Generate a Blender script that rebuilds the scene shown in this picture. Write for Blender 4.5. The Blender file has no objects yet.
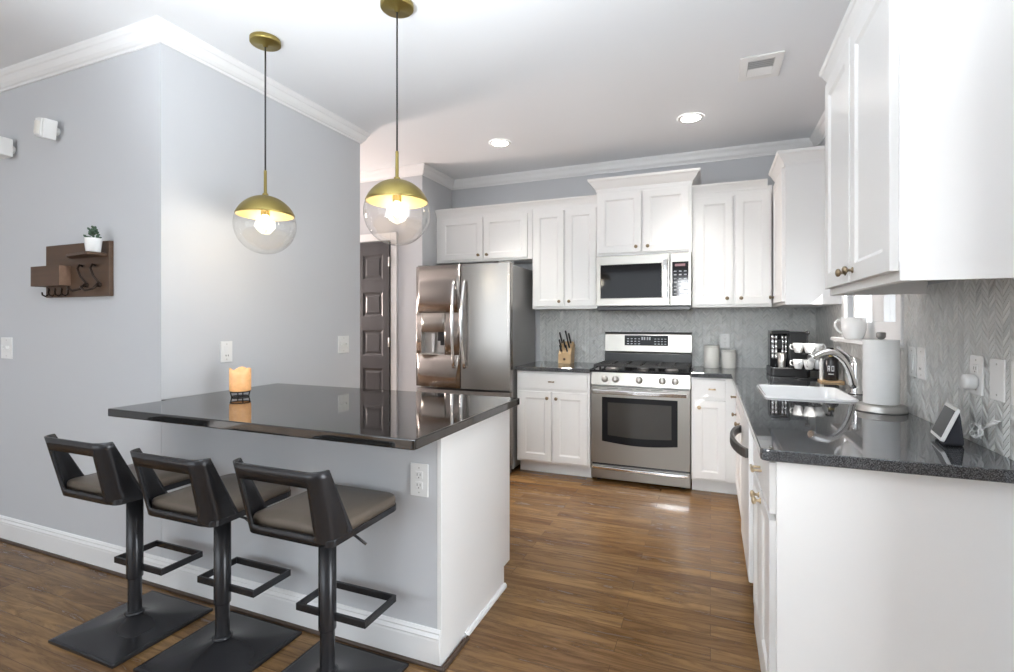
import bpy, bmesh, math, random
from mathutils import Vector, Matrix

random.seed(7)
SC = bpy.context.scene
COL = SC.collection
PI = math.pi

# ------------------------------------------------------------------ camera, world, sun, big lights, exposure
cam_d = bpy.data.cameras.new('camera')
cam_d.sensor_fit = 'HORIZONTAL'
cam_d.sensor_width = 36.0
cam_d.lens = 503.26 / 1014 * 36.0
cam_d.shift_y = -14.5 / 1014
cam_d.clip_start = 0.05
cam = bpy.data.objects.new('camera', cam_d)
COL.objects.link(cam)
cam.location = (0, 0, 1.298)
cam.rotation_euler = (PI / 2, 0, 0.384)
SC.camera = cam

SC.view_settings.view_transform = 'Standard'
SC.view_settings.look = 'None'
SC.view_settings.gamma = 1.0
SC.view_settings.use_curve_mapping = False
SC.view_settings.exposure = 0.47

world = bpy.data.worlds.new('daylight')
SC.world = world
world.use_nodes = True
wn = world.node_tree.nodes
wbg = wn['Background']
wbg.inputs['Color'].default_value = (0.86, 0.935, 1.0, 1)
wbg.inputs['Strength'].default_value = 2.3


def light(name, kind, loc, energy, color=(1, 1, 1), rot=None, target=None, size=None, size_y=None, angle=None, spread=None):
    d = bpy.data.lights.new(name, kind)
    d.energy = energy
    d.color = color
    if kind == 'AREA':
        d.shape = 'RECTANGLE'
        d.size = size
        d.size_y = size_y or size
        if spread:
            d.spread = spread
    if kind == 'SUN' and angle:
        d.angle = angle
    if kind in ('POINT', 'SPOT') and size:
        d.shadow_soft_size = size
    o = bpy.data.objects.new(name, d)
    COL.objects.link(o)
    o.location = loc
    if target is not None:
        v = Vector(target) - Vector(loc)
        o.rotation_euler = v.to_track_quat('-Z', 'Y').to_euler()
    elif rot:
        o.rotation_euler = rot
    return o


# sun comes over the neighbour's yard through the window above the sink
light('sun', 'SUN', (5, -2, 7), 10.0, (1.0, 0.97, 0.93), target=(5 - 0.60, -2 + 0.68, 7 - 0.62), angle=0.01)
# area lights added in unseen openings, standing in for daylight there
light('side_fill', 'AREA', (2.56, 0.80, 1.19), 54, (0.90, 0.955, 1.0), target=(-3, 0.80, 1.19), size=1.2, size_y=2.05)
light('rear_fill', 'AREA', (-2.75, -3.97, 1.4), 7, (0.90, 0.955, 1.0), target=(-2.75, 3, 1.4), size=4.4, size_y=2.1)
# fill lights added behind the camera and aimed up to brighten the ceiling
for fxy, tx, fe in (((-1.45, -0.35), -1.15, 27), ((-0.30, -0.45), -0.60, 24)):
    light('ceiling_fill', 'AREA', (*fxy, 1.0), fe, (0.87, 0.94, 1.0), target=(tx, 0.62, 2.77), size=0.5, spread=math.radians(92 if fe > 20 else 78))
light('kitchen_fill', 'AREA', (-0.25, -0.5, 1.75), 3.3, (0.93, 0.97, 1.0), target=(-0.45, 4.3, 0.85), size=0.5, spread=math.radians(44))  # added fill light aimed at the back of the kitchen
light('hall_fill', 'AREA', (-5.2, 3.62, 1.5), 62, (1.0, 0.84, 0.76), target=(-2.5, 3.80, 1.5), size=0.5, size_y=0.5)  # unseen warm fill light added down the hall


# ------------------------------------------------------------------ materials
def nmat(name):
    m = bpy.data.materials.new(name)
    m.use_nodes = True
    nt = m.node_tree
    return m, nt, nt.nodes['Principled BSDF']


def link(nt, a, b):
    nt.links.new(a, b)


def mat(name, color, rough=0.5, metal=0.0, vary=0.04, scale=6.0, bump=0.0, spec=None, emit=None, emit_s=0.0, trans=0.0, coat=0.0, sub=0.0):
    m, nt, b = nmat(name)
    N = nt.nodes
    tc = N.new('ShaderNodeTexCoord')
    no = N.new('ShaderNodeTexNoise')
    no.inputs['Scale'].default_value = scale
    no.inputs['Detail'].default_value = 3
    link(nt, tc.outputs['Object'], no.inputs['Vector'])
    mx = N.new('ShaderNodeMix')
    mx.data_type = 'RGBA'
    c = color
    mx.inputs['A'].default_value = (*[x * (1 - vary) for x in c], 1)
    mx.inputs['B'].default_value = (*[min(1, x * (1 + vary)) for x in c], 1)
    link(nt, no.outputs['Fac'], mx.inputs['Factor'])
    link(nt, mx.outputs['Result'], b.inputs['Base Color'])
    b.inputs['Roughness'].default_value = rough
    b.inputs['Metallic'].default_value = metal
    if spec is not None:
        b.inputs['Specular IOR Level'].default_value = spec
    if trans:
        b.inputs['Transmission Weight'].default_value = trans
    if coat:
        b.inputs['Coat Weight'].default_value = coat
        b.inputs['Coat Roughness'].default_value = 0.08
    if sub:
        b.inputs['Subsurface Weight'].default_value = sub
        b.inputs['Subsurface Scale'].default_value = 0.02
    if emit:
        b.inputs['Emission Color'].default_value = (*emit, 1)
        b.inputs['Emission Strength'].default_value = emit_s
    if bump:
        bp = N.new('ShaderNodeBump')
        bp.inputs['Strength'].default_value = bump
        bp.inputs['Distance'].default_value = 0.002
        n2 = N.new('ShaderNodeTexNoise')
        n2.inputs['Scale'].default_value = scale * 40
        link(nt, tc.outputs['Object'], n2.inputs['Vector'])
        link(nt, n2.outputs['Fac'], bp.inputs['Height'])
        link(nt, bp.outputs['Normal'], b.inputs['Normal'])
    return m


def stretched(name, c1, c2, rough, metal, sc, rvar=0.0, bump=0.0, dist=0.001):
    """noise stretched along one axis: brushed metal, wood grain"""
    m, nt, b = nmat(name)
    N = nt.nodes
    tc = N.new('ShaderNodeTexCoord')
    mp = N.new('ShaderNodeMapping')
    mp.inputs['Scale'].default_value = sc
    no = N.new('ShaderNodeTexNoise')
    no.inputs['Scale'].default_value = 1.0
    no.inputs['Detail'].default_value = 5
    link(nt, tc.outputs['Object'], mp.inputs['Vector'])
    link(nt, mp.outputs['Vector'], no.inputs['Vector'])
    mx = N.new('ShaderNodeMix')
    mx.data_type = 'RGBA'
    mx.inputs['A'].default_value = (*c1, 1)
    mx.inputs['B'].default_value = (*c2, 1)
    link(nt, no.outputs['Fac'], mx.inputs['Factor'])
    link(nt, mx.outputs['Result'], b.inputs['Base Color'])
    b.inputs['Metallic'].default_value = metal
    mr = N.new('ShaderNodeMapRange')
    mr.inputs['To Min'].default_value = rough - rvar
    mr.inputs['To Max'].default_value = rough + rvar
    link(nt, no.outputs['Fac'], mr.inputs['Value'])
    link(nt, mr.outputs['Result'], b.inputs['Roughness'])
    if bump:
        bp = N.new('ShaderNodeBump')
        bp.inputs['Strength'].default_value = bump
        bp.inputs['Distance'].default_value = dist
        link(nt, no.outputs['Fac'], bp.inputs['Height'])
        link(nt, bp.outputs['Normal'], b.inputs['Normal'])
    return m


def math_node(nt, op, a, b=None, c=None):
    n = nt.nodes.new('ShaderNodeMath')
    n.operation = op
    for i, v in enumerate((a, b, c)):
        if v is None:
            continue
        if isinstance(v, (int, float)):
            n.inputs[i].default_value = v
        else:
            nt.links.new(v, n.inputs[i])
    return n.outputs[0]


def floor_material():
    m, nt, b = nmat('oak_floor')
    N = nt.nodes
    tc = N.new('ShaderNodeTexCoord')
    br = N.new('ShaderNodeTexBrick')
    br.offset = 0.37
    br.inputs['Scale'].default_value = 1.0
    br.inputs['Brick Width'].default_value = 0.95
    br.inputs['Row Height'].default_value = 0.083
    br.inputs['Mortar Size'].default_value = 0.0011
    br.inputs['Mortar Smooth'].default_value = 0.3
    br.inputs['Bias'].default_value = 0.0
    br.inputs['Color1'].default_value = (0, 0, 0, 1)
    br.inputs['Color2'].default_value = (1, 1, 1, 1)
    br.inputs['Mortar'].default_value = (0.5, 0.5, 0.5, 1)
    link(nt, tc.outputs['Object'], br.inputs['Vector'])
    ramp = N.new('ShaderNodeValToRGB')
    e = ramp.color_ramp.elements
    e[0].position = 0.0
    e[0].color = (0.160, 0.083, 0.033, 1)
    e[1].position = 1.0
    e[1].color = (0.270, 0.156, 0.064, 1)
    x = ramp.color_ramp.elements.new(0.5)
    x.color = (0.212, 0.118, 0.047, 1)
    link(nt, br.outputs['Color'], ramp.inputs['Fac'])
    # grain, long along the boards (x)
    mp = N.new('ShaderNodeMapping')
    mp.inputs['Scale'].default_value = (1.7, 15, 1)
    link(nt, tc.outputs['Object'], mp.inputs['Vector'])
    # break the grain at each board: shift by the board's own random value
    sh = N.new('ShaderNodeVectorMath')
    sh.operation = 'MULTIPLY_ADD'
    sh.inputs[1].default_value = (7, 7, 7)
    link(nt, br.outputs['Color'], sh.inputs[0])
    link(nt, mp.outputs['Vector'], sh.inputs[2])
    no = N.new('ShaderNodeTexNoise')
    no.inputs['Scale'].default_value = 1.0
    no.inputs['Detail'].default_value = 9
    no.inputs['Roughness'].default_value = 0.70
    no.inputs['Distortion'].default_value = 2.2
    link(nt, sh.outputs[0], no.inputs['Vector'])
    gr = N.new('ShaderNodeValToRGB')
    gr.color_ramp.elements[0].position = 0.34
    gr.color_ramp.elements[0].color = (0.36, 0.31, 0.28, 1)
    gr.color_ramp.elements[1].position = 0.60
    gr.color_ramp.elements[1].color = (1.18, 1.18, 1.16, 1)
    link(nt, no.outputs['Fac'], gr.inputs['Fac'])
    mx = N.new('ShaderNodeMix')
    mx.data_type = 'RGBA'
    mx.blend_type = 'MULTIPLY'
    mx.inputs['Factor'].default_value = 0.9
    link(nt, ramp.outputs['Color'], mx.inputs['A'])
    link(nt, gr.outputs['Color'], mx.inputs['B'])
    m2 = N.new('ShaderNodeMix')
    m2.data_type = 'RGBA'
    m2.inputs['B'].default_value = (0.05, 0.028, 0.016, 1)
    link(nt, math_node(nt, 'MULTIPLY', br.outputs['Fac'], 0.75), m2.inputs['Factor'])
    link(nt, mx.outputs['Result'], m2.inputs['A'])
    link(nt, m2.outputs['Result'], b.inputs['Base Color'])
    mr = N.new('ShaderNodeMapRange')
    mr.inputs['To Min'].default_value = 0.32
    mr.inputs['To Max'].default_value = 0.20
    link(nt, no.outputs['Fac'], mr.inputs['Value'])
    link(nt, mr.outputs['Result'], b.inputs['Roughness'])
    bp = N.new('ShaderNodeBump')
    bp.inputs['Strength'].default_value = 0.12
    bp.inputs['Distance'].default_value = 0.002
    link(nt, no.outputs['Fac'], bp.inputs['Height'])
    link(nt, bp.outputs['Normal'], b.inputs['Normal'])
    b.inputs['Specular IOR Level'].default_value = 0.32
    return m


def tile_material(name, axis):
    """marble herringbone: upright columns of slanting tiles that mirror from column to column"""
    m, nt, b = nmat(name)
    N = nt.nodes
    tc = N.new('ShaderNodeTexCoord')
    sp = N.new('ShaderNodeSeparateXYZ')
    link(nt, tc.outputs['Object'], sp.inputs[0])
    u = sp.outputs['X' if axis == 'x' else 'Y']
    v = sp.outputs['Z']
    W, H = (0.031, 0.017) if axis == 'x' else (0.040, 0.021)
    us = math_node(nt, 'DIVIDE', u, W)
    col = math_node(nt, 'FLOOR', us)
    f = math_node(nt, 'FRACT', us)
    par = math_node(nt, 'FLOORED_MODULO', col, 2.0)
    inv = math_node(nt, 'SUBTRACT', 1.0, f)
    d = N.new('ShaderNodeMix')
    link(nt, par, d.inputs['Factor'])
    link(nt, f, d.inputs['A'])
    link(nt, inv, d.inputs['B'])
    sl = math_node(nt, 'MULTIPLY', d.outputs['Result'], W * 0.95)
    s = math_node(nt, 'DIVIDE', math_node(nt, 'ADD', v, sl), H)
    row = math_node(nt, 'FLOOR', s)
    g = math_node(nt, 'FRACT', s)
    cb = N.new('ShaderNodeCombineXYZ')
    link(nt, col, cb.inputs[0])
    link(nt, row, cb.inputs[1])
    wnz = N.new('ShaderNodeTexWhiteNoise')
    wnz.noise_dimensions = '2D'
    link(nt, cb.outputs[0], wnz.inputs['Vector'])
    no = N.new('ShaderNodeTexNoise')
    no.inputs['Scale'].default_value = 14
    no.inputs['Detail'].default_value = 4
    link(nt, tc.outputs['Object'], no.inputs['Vector'])
    t = math_node(nt, 'ADD', math_node(nt, 'MULTIPLY', wnz.outputs['Value'], 0.7), math_node(nt, 'MULTIPLY', no.outputs['Fac'], 0.3))
    rp = N.new('ShaderNodeValToRGB')
    rp.color_ramp.elements[0].position = 0.10
    rp.color_ramp.elements[0].color = (0.62, 0.635, 0.625, 1)
    rp.color_ramp.elements[1].position = 0.85
    rp.color_ramp.elements[1].color = (0.90, 0.91, 0.89, 1)
    link(nt, t, rp.inputs['Fac'])
    e1 = math_node(nt, 'MINIMUM', g, math_node(nt, 'SUBTRACT', 1.0, g))
    e2 = math_node(nt, 'MULTIPLY', math_node(nt, 'MINIMUM', f, inv), W / H)
    ed = math_node(nt, 'MINIMUM', e1, e2)
    mr = N.new('ShaderNodeMapRange')
    mr.inputs['From Min'].default_value = 0.03
    mr.inputs['From Max'].default_value = 0.13
    link(nt, ed, mr.inputs['Value'])
    mx = N.new('ShaderNodeMix')
    mx.data_type = 'RGBA'
    mx.inputs['A'].default_value = (0.78, 0.78, 0.76, 1)
    link(nt, mr.outputs['Result'], mx.inputs['Factor'])
    link(nt, rp.outputs['Color'], mx.inputs['B'])
    link(nt, mx.outputs['Result'], b.inputs['Base Color'])
    b.inputs['Roughness'].default_value = 0.28
    # tiles tip a little, each its own way
    hh = math_node(nt, 'MULTIPLY', mr.outputs['Result'], math_node(nt, 'ADD', 0.6, math_node(nt, 'MULTIPLY', math_node(nt, 'SUBTRACT', wnz.outputs['Value'], 0.3), math_node(nt, 'MULTIPLY', g, 1.6))))
    bp = N.new('ShaderNodeBump')
    bp.inputs['Strength'].default_value = 1.0
    bp.inputs['Distance'].default_value = 0.009
    link(nt, hh, bp.inputs['Height'])
    link(nt, bp.outputs['Normal'], b.inputs['Normal'])
    return m


def granite(name, base, fleck, rough, amount):
    m, nt, b = nmat(name)
    N = nt.nodes
    tc = N.new('ShaderNodeTexCoord')
    n1 = N.new('ShaderNodeTexNoise')
    n1.inputs['Scale'].default_value = 420
    n1.inputs['Detail'].default_value = 2
    n2 = N.new('ShaderNodeTexVoronoi')
    n2.inputs['Scale'].default_value = 300
    n1.inputs['Roughness'].default_value = 0.7
    link(nt, tc.outputs['Object'], n1.inputs['Vector'])
    link(nt, tc.outputs['Object'], n2.inputs['Vector'])
    s = math_node(nt, 'MULTIPLY', n1.outputs['Fac'], math_node(nt, 'SUBTRACT', 1.2, n2.outputs['Distance']))
    rp = N.new('ShaderNodeValToRGB')
    rp.color_ramp.elements[0].position = amount
    rp.color_ramp.elements[0].color = (*base, 1)
    rp.color_ramp.elements[1].position = amount + 0.25
    rp.color_ramp.elements[1].color = (*fleck, 1)
    link(nt, s, rp.inputs['Fac'])
    link(nt, rp.outputs['Color'], b.inputs['Base Color'])
    b.inputs['Roughness'].default_value = rough
    b.inputs['Specular IOR Level'].default_value = 0.9
    return m


def clear_glass(name, tint=(1, 1, 1), gloss=1.0, rough=0.0):
    m, nt, b = nmat(name)
    N = nt.nodes
    N.remove(b)
    out = N['Material Output']
    tr = N.new('ShaderNodeBsdfTransparent')
    tr.inputs['Color'].default_value = (*tint, 1)
    gl = N.new('ShaderNodeBsdfGlossy')
    gl.inputs['Roughness'].default_value = rough
    lw = N.new('ShaderNodeLayerWeight')
    lw.inputs['Blend'].default_value = 0.5
    fz = math_node(nt, 'ADD', 0.05, math_node(nt, 'MULTIPLY', math_node(nt, 'POWER', lw.outputs['Facing'], 3.2), 0.85))
    mx = N.new('ShaderNodeMixShader')
    link(nt, math_node(nt, 'MULTIPLY', fz, gloss), mx.inputs[0])
    link(nt, tr.outputs[0], mx.inputs[1])
    link(nt, gl.outputs[0], mx.inputs[2])
    link(nt, mx.outputs[0], out.inputs['Surface'])
    return m


M = {}
M['wall'] = mat('grey_wall_paint', (0.590, 0.603, 0.625), 0.62, vary=0.012, scale=1.5, bump=0.03)
M['ceiling'] = mat('white_ceiling_paint', (0.84, 0.855, 0.875), 0.7, vary=0.01, scale=1.2)
M['trim'] = mat('white_trim_paint', (0.86, 0.86, 0.86), 0.35, vary=0.01)
M['cabinet'] = mat('white_cabinet_paint', (0.84, 0.835, 0.825), 0.36, vary=0.012, scale=3)
M['cabinet_in'] = mat('cabinet_shadow_gap', (0.30, 0.29, 0.28), 0.7)
M['floor'] = floor_material()
M['tile_x'] = tile_material('marble_herringbone_back', 'x')
M['tile_y'] = tile_material('marble_herringbone_side', 'y')
M['granite'] = granite('black_polished_granite', (0.012, 0.012, 0.012), (0.06, 0.058, 0.055), 0.045, 0.42)
M['granite_grey'] = granite('black_granite_grey_fleck', (0.026, 0.028, 0.031), (0.14, 0.145, 0.155), 0.035, 0.27)
M['steel'] = mat('brushed_stainless', (0.35, 0.335, 0.31), 0.34, 1.0, vary=0.03, scale=3)
M['steel_v'] = mat('brushed_stainless_fridge', (0.36, 0.34, 0.32), 0.27, 1.0, vary=0.03, scale=3)
M['steel_dark'] = mat('grey_appliance_side', (0.34, 0.34, 0.335), 0.42, 0.4)
M['chrome'] = mat('polished_chrome', (0.80, 0.80, 0.80), 0.09, 1.0, vary=0.01)
M['satin'] = mat('satin_nickel', (0.56, 0.55, 0.53), 0.38, 1.0, vary=0.02)
M['brass'] = mat('satin_brass', (0.335, 0.265, 0.09), 0.38, 1.0, vary=0.04, scale=20)
M['brass_lit'] = mat('lit_brass_lining', (0.62, 0.49, 0.22), 0.5, 0.7, vary=0.03)  # paler than the brass: the bulb's glow is put into the colour
M['knob'] = mat('aged_bronze_knob', (0.26, 0.20, 0.13), 0.35, 0.9, vary=0.1, scale=60)
M['pull'] = mat('champagne_pull', (0.62, 0.50, 0.34), 0.28, 1.0, vary=0.05, scale=40)
M['black_metal'] = mat('gunmetal_powder_coat', (0.032, 0.032, 0.035), 0.25, 0.35, vary=0.12, scale=14)
M['black_plastic'] = mat('black_plastic', (0.018, 0.018, 0.019), 0.32, vary=0.1)
M['black_gloss'] = mat('black_glass', (0.012, 0.012, 0.014), 0.06, vary=0.05, spec=0.22)
M['iron'] = mat('cast_iron_grate', (0.022, 0.021, 0.02), 0.55, vary=0.15, scale=40)
M['oven_glass'] = mat('oven_window_glass', (0.045, 0.042, 0.038), 0.06, vary=0.1)
M['leather'] = mat('dark_brown_leatherette', (0.125, 0.100, 0.077), 0.40, vary=0.15, scale=9, bump=0.12)
M['bulb'] = mat('lit_bulb', (1, 0.9, 0.7), 0.3, emit=(1.0, 0.84, 0.56), emit_s=16)
M['led'] = mat('lit_downlight', (1, 1, 1), 0.4, emit=(1.0, 0.95, 0.88), emit_s=22)
M['glass'] = clear_glass('clear_glass', (0.985, 0.985, 0.985))
M['globe'] = clear_glass('clear_globe_glass', (0.965, 0.965, 0.96), 0.9)
M['door_black'] = mat('charcoal_door_paint', (0.055, 0.053, 0.056), 0.35, vary=0.04)
M['wood_dark'] = stretched('walnut_stained_wood', (0.055, 0.029, 0.016), (0.135, 0.075, 0.042), 0.5, 0.0, (3, 3, 60), 0.05, 0.1)
M['wood_end'] = stretched('sawn_wood_end', (0.19, 0.11, 0.07), (0.34, 0.21, 0.14), 0.6, 0.0, (50, 50, 40), 0.05)
M['wood_light'] = stretched('beech_wood', (0.50, 0.33, 0.17), (0.64, 0.45, 0.25), 0.45, 0.0, (40, 40, 4), 0.05)
M['hook'] = mat('oil_rubbed_bronze', (0.035, 0.022, 0.016), 0.38, 0.6, vary=0.1)
M['shoe'] = mat('stained_shoe_moulding', (0.070, 0.045, 0.032), 0.4, vary=0.15, scale=12)
M['white_plastic'] = mat('white_plastic', (0.84, 0.84, 0.83), 0.35, vary=0.01)
M['slot'] = mat('dark_slot', (0.10, 0.10, 0.10), 0.6)
M['ceramic'] = mat('white_glazed_ceramic', (0.85, 0.85, 0.84), 0.12, vary=0.01, coat=0.3)
M['sink'] = mat('white_sink_enamel', (0.86, 0.87, 0.88), 0.14, vary=0.01, coat=0.3)
M['canister'] = mat('cream_canister_glaze', (0.80, 0.78, 0.73), 0.3, vary=0.03)
M['paper'] = mat('paper_towel', (0.86, 0.86, 0.85), 0.9, vary=0.02, scale=30, bump=0.3)
M['leaf'] = mat('succulent_green', (0.055, 0.10, 0.06), 0.5, vary=0.3, scale=50)
M['soil'] = mat('potting_soil', (0.05, 0.035, 0.025), 0.9, vary=0.3, scale=90)
M['amber'] = mat('amber_mercury_glass_glow', (0.80, 0.46, 0.22), 0.22, vary=0.25, scale=55, emit=(1.0, 0.45, 0.14), emit_s=0.22)  # emission puts the candle's glow into the glass itself
M['wax'] = mat('candle_wax_glow', (0.85, 0.75, 0.6), 0.5, emit=(1, 0.6, 0.3), emit_s=0.3)  # flame's glow added to the wax as emission
M['flame'] = mat('candle_flame', (1, 0.7, 0.3), 0.5, emit=(1.0, 0.62, 0.22), emit_s=30)
M['fabric'] = mat('charcoal_speaker_cloth', (0.040, 0.041, 0.050), 0.9, vary=0.15, scale=120, bump=0.3)
M['screen'] = mat('dim_display_glass', (0.045, 0.045, 0.05), 0.35, vary=0.2, scale=25)
M['label'] = mat('pale_print', (0.75, 0.76, 0.78), 0.5)
M['display'] = mat('panel_print', (0.45, 0.46, 0.48), 0.5)
M['red_led'] = mat('clock_digits', (0.20, 0.10, 0.11), 0.4, emit=(0.9, 0.25, 0.3), emit_s=0.03)
M['burner'] = mat('burner_cap', (0.30, 0.29, 0.28), 0.4, 0.7)
M['amber_soap'] = mat('dark_soap_bottle', (0.020, 0.018, 0.020), 0.2)
M['graphite'] = mat('graphite_handle', (0.13, 0.125, 0.12), 0.3, 0.7)
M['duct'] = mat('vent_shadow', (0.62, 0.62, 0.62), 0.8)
M['lawn'] = mat('bright_yard', (0.75, 0.74, 0.70), 0.9, vary=0.1, scale=0.6)


# ------------------------------------------------------------------ mesh builder
class MB:
    def __init__(s):
        s.v, s.f, s.sm = [], [], []

    def add(s, vs, fs, smooth=False):
        o = len(s.v)
        s.v += [tuple(p) for p in vs]
        s.f += [tuple(i + o for i in f) for f in fs]
        s.sm += [smooth] * len(fs)
        return s

    def box(s, x0, x1, y0, y1, z0, z1):
        x0, x1 = min(x0, x1), max(x0, x1)
        y0, y1 = min(y0, y1), max(y0, y1)
        z0, z1 = min(z0, z1), max(z0, z1)
        vs = [(x, y, z) for z in (z0, z1) for y in (y0, y1) for x in (x0, x1)]
        return s.add(vs, [(0, 2, 3, 1), (4, 5, 7, 6), (0, 1, 5, 4), (2, 6, 7, 3), (0, 4, 6, 2), (1, 3, 7, 5)])

    def prism(s, poly, fn, d0, d1, smooth=False):
        """poly of (a,b); fn(a,b,d)->xyz"""
        n = len(poly)
        vs = [fn(a, b, d0) for a, b in poly] + [fn(a, b, d1) for a, b in poly]
        s.add(vs, [tuple(range(n))[::-1], tuple(range(n, 2 * n))])
        return s.add(vs, [(i, (i + 1) % n, n + (i + 1) % n, n + i) for i in range(n)], smooth)

    def lathe(s, prof, o, d=(0, 0, 1), n=32, smooth=True, ref=None):
        """prof: (radius, distance along d); a profile that starts or ends at r=0 is closed there"""
        o, d = Vector(o), Vector(d).normalized()
        a = Vector(ref) if ref else (Vector((1, 0, 0)) if abs(d.x) < 0.9 else Vector((0, 1, 0)))
        a = (a - d * a.dot(d)).normalized()
        b = d.cross(a)
        rings, vs, fs = [], [], []
        for r, h in prof:
            if r < 1e-6:
                rings.append([len(vs)])
                vs.append(o + d * h)
            else:
                rings.append(list(range(len(vs), len(vs) + n)))
                for k in range(n):
                    t = 2 * PI * k / n
                    vs.append(o + d * h + (a * math.cos(t) + b * math.sin(t)) * r)
        for A, B in zip(rings, rings[1:]):
            for k in range(n):
                k2 = (k + 1) % n
                if len(A) == 1 and len(B) == 1:
                    continue
                if len(A) == 1:
                    fs.append((A[0], B[k], B[k2]))
                elif len(B) == 1:
                    fs.append((A[k], B[0], A[k2]))
                else:
                    fs.append((A[k], B[k], B[k2], A[k2]))
        return s.add(vs, fs, smooth)

    def cyl(s, o, d, r, h, n=24):
        c = min(r, h) * 0.06
        return s.lathe([(0, 0), (r - c, 0), (r, c), (r, h - c), (r - c, h), (0, h)], o, d, n, smooth=False) if n < 12 else s._cyl(o, d, r, h, n)

    def _cyl(s, o, d, r, h, n):
        c = min(r, h) * 0.08
        s.lathe([(r, c), (r, h - c)], o, d, n, True)
        s.lathe([(0, 0), (r - c, 0), (r, c)], o, d, n, False)
        return s.lathe([(r, h - c), (r - c, h), (0, h)], o, d, n, False)

    def tube(s, pts, r, n=12, closed=False, cap=True, scale=None):
        pts = [Vector(p) for p in pts]
        m = len(pts)
        ra = r if isinstance(r, (list, tuple)) else [r] * m
        T = []
        for i in range(m):
            a = pts[i - 1] if (i > 0 or closed) else pts[i]
            b = pts[(i + 1) % m] if (i < m - 1 or closed) else pts[i]
            T.append((b - a).normalized())
        u = T[0].orthogonal().normalized()
        vs, fs = [], []
        for i in range(m):
            if i:
                u = (u - T[i] * u.dot(T[i])).normalized()
            w = T[i].cross(u)
            for k in range(n):
                t = 2 * PI * k / n
                vs.append(pts[i] + (u * math.cos(t) + w * math.sin(t)) * ra[i])
        R = m if closed else m - 1
        for i in range(R):
            j = (i + 1) % m
            for k in range(n):
                k2 = (k + 1) % n
                fs.append((i * n + k, i * n + k2, j * n + k2, j * n + k))
        s.add(vs, fs, True)
        if cap and not closed:
            s.add(vs[:n], [tuple(range(n))[::-1]])
            s.add(vs[-n:], [tuple(range(n))])
        return s

    def strap(s, pts, w, t, up=(0, 0, 1), closed=False):
        """flat bar: width w along up, thickness t sideways, mitred"""
        pts = [Vector(p) for p in pts]
        up = Vector(up).normalized()
        m = len(pts)
        vs, fs = [], []
        for i in range(m):
            a = pts[i - 1] if (i > 0 or closed) else None
            b = pts[(i + 1) % m] if (i < m - 1 or closed) else None
            d1 = (pts[i] - a).normalized() if a is not None else None
            d2 = (b - pts[i]).normalized() if b is not None else None
            if d1 is None:
                d1 = d2
            if d2 is None:
                d2 = d1
            n1, n2 = d1.cross(up).normalized(), d2.cross(up).normalized()
            mt = (n1 + n2).normalized()
            k = 1 / max(0.3, mt.dot(n1))
            for sx, sz in ((-1, -1), (1, -1), (1, 1), (-1, 1)):
                vs.append(pts[i] + mt * (sx * t / 2 * k) + up * (sz * w / 2))
        for i in range(m if closed else m - 1):
            j = (i + 1) % m
            for k in range(4):
                k2 = (k + 1) % 4
                fs.append((i * 4 + k, i * 4 + k2, j * 4 + k2, j * 4 + k))
        if not closed:
            fs += [(0, 1, 2, 3), ((m - 1) * 4, (m - 1) * 4 + 3, (m - 1) * 4 + 2, (m - 1) * 4 + 1)]
        return s.add(vs, fs)

    def sweep(s, path, prof):
        """moulding: plan path (x,y), profile (out, z); out is to the right of travel, corners mitred"""
        path = [Vector((p[0], p[1], 0)) for p in path]
        m, n = len(path), len(prof)
        vs, fs = [], []
        for i in range(m):
            d1 = (path[i] - path[i - 1]).normalized() if i else None
            d2 = (path[i + 1] - path[i]).normalized() if i < m - 1 else None
            d1 = d1 or d2
            d2 = d2 or d1
            n1 = Vector((d1.y, -d1.x, 0))
            n2 = Vector((d2.y, -d2.x, 0))
            mt = (n1 + n2).normalized()
            k = 1 / mt.dot(n1)
            for o, z in prof:
                p = path[i] + mt * (o * k)
                vs.append((p.x, p.y, z))
        for i in range(m - 1):
            for k in range(n):
                k2 = (k + 1) % n
                fs.append((i * n + k, i * n + k2, (i + 1) * n + k2, (i + 1) * n + k))
        fs += [tuple(range(n)), tuple(range((m - 1) * n, m * n))[::-1]]
        return s.add(vs, fs)

    def cells(s, xs, ys, solid, z0, z1):
        """slab of grid cells with holes, one closed surface"""
        nx, ny = len(xs) - 1, len(ys) - 1
        S = lambda i, j: 0 <= i < nx and 0 <= j < ny and solid(i, j)
        vid, vs, fs = {}, [], []

        def V(i, j, k):
            if (i, j, k) not in vid:
                vid[(i, j, k)] = len(vs)
                vs.append((xs[i], ys[j], (z0, z1)[k]))
            return vid[(i, j, k)]
        for i in range(nx):
            for j in range(ny):
                if not S(i, j):
                    continue
                fs.append((V(i, j, 1), V(i + 1, j, 1), V(i + 1, j + 1, 1), V(i, j + 1, 1)))
                fs.append((V(i, j, 0), V(i, j + 1, 0), V(i + 1, j + 1, 0), V(i + 1, j, 0)))
                if not S(i - 1, j):
                    fs.append((V(i, j, 0), V(i, j, 1), V(i, j + 1, 1), V(i, j + 1, 0)))
                if not S(i + 1, j):
                    fs.append((V(i + 1, j, 0), V(i + 1, j + 1, 0), V(i + 1, j + 1, 1), V(i + 1, j, 1)))
                if not S(i, j - 1):
                    fs.append((V(i, j, 0), V(i + 1, j, 0), V(i + 1, j, 1), V(i, j, 1)))
                if not S(i, j + 1):
                    fs.append((V(i, j + 1, 0), V(i, j + 1, 1), V(i + 1, j + 1, 1), V(i + 1, j + 1, 0)))
        return s.add(vs, fs)

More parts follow.
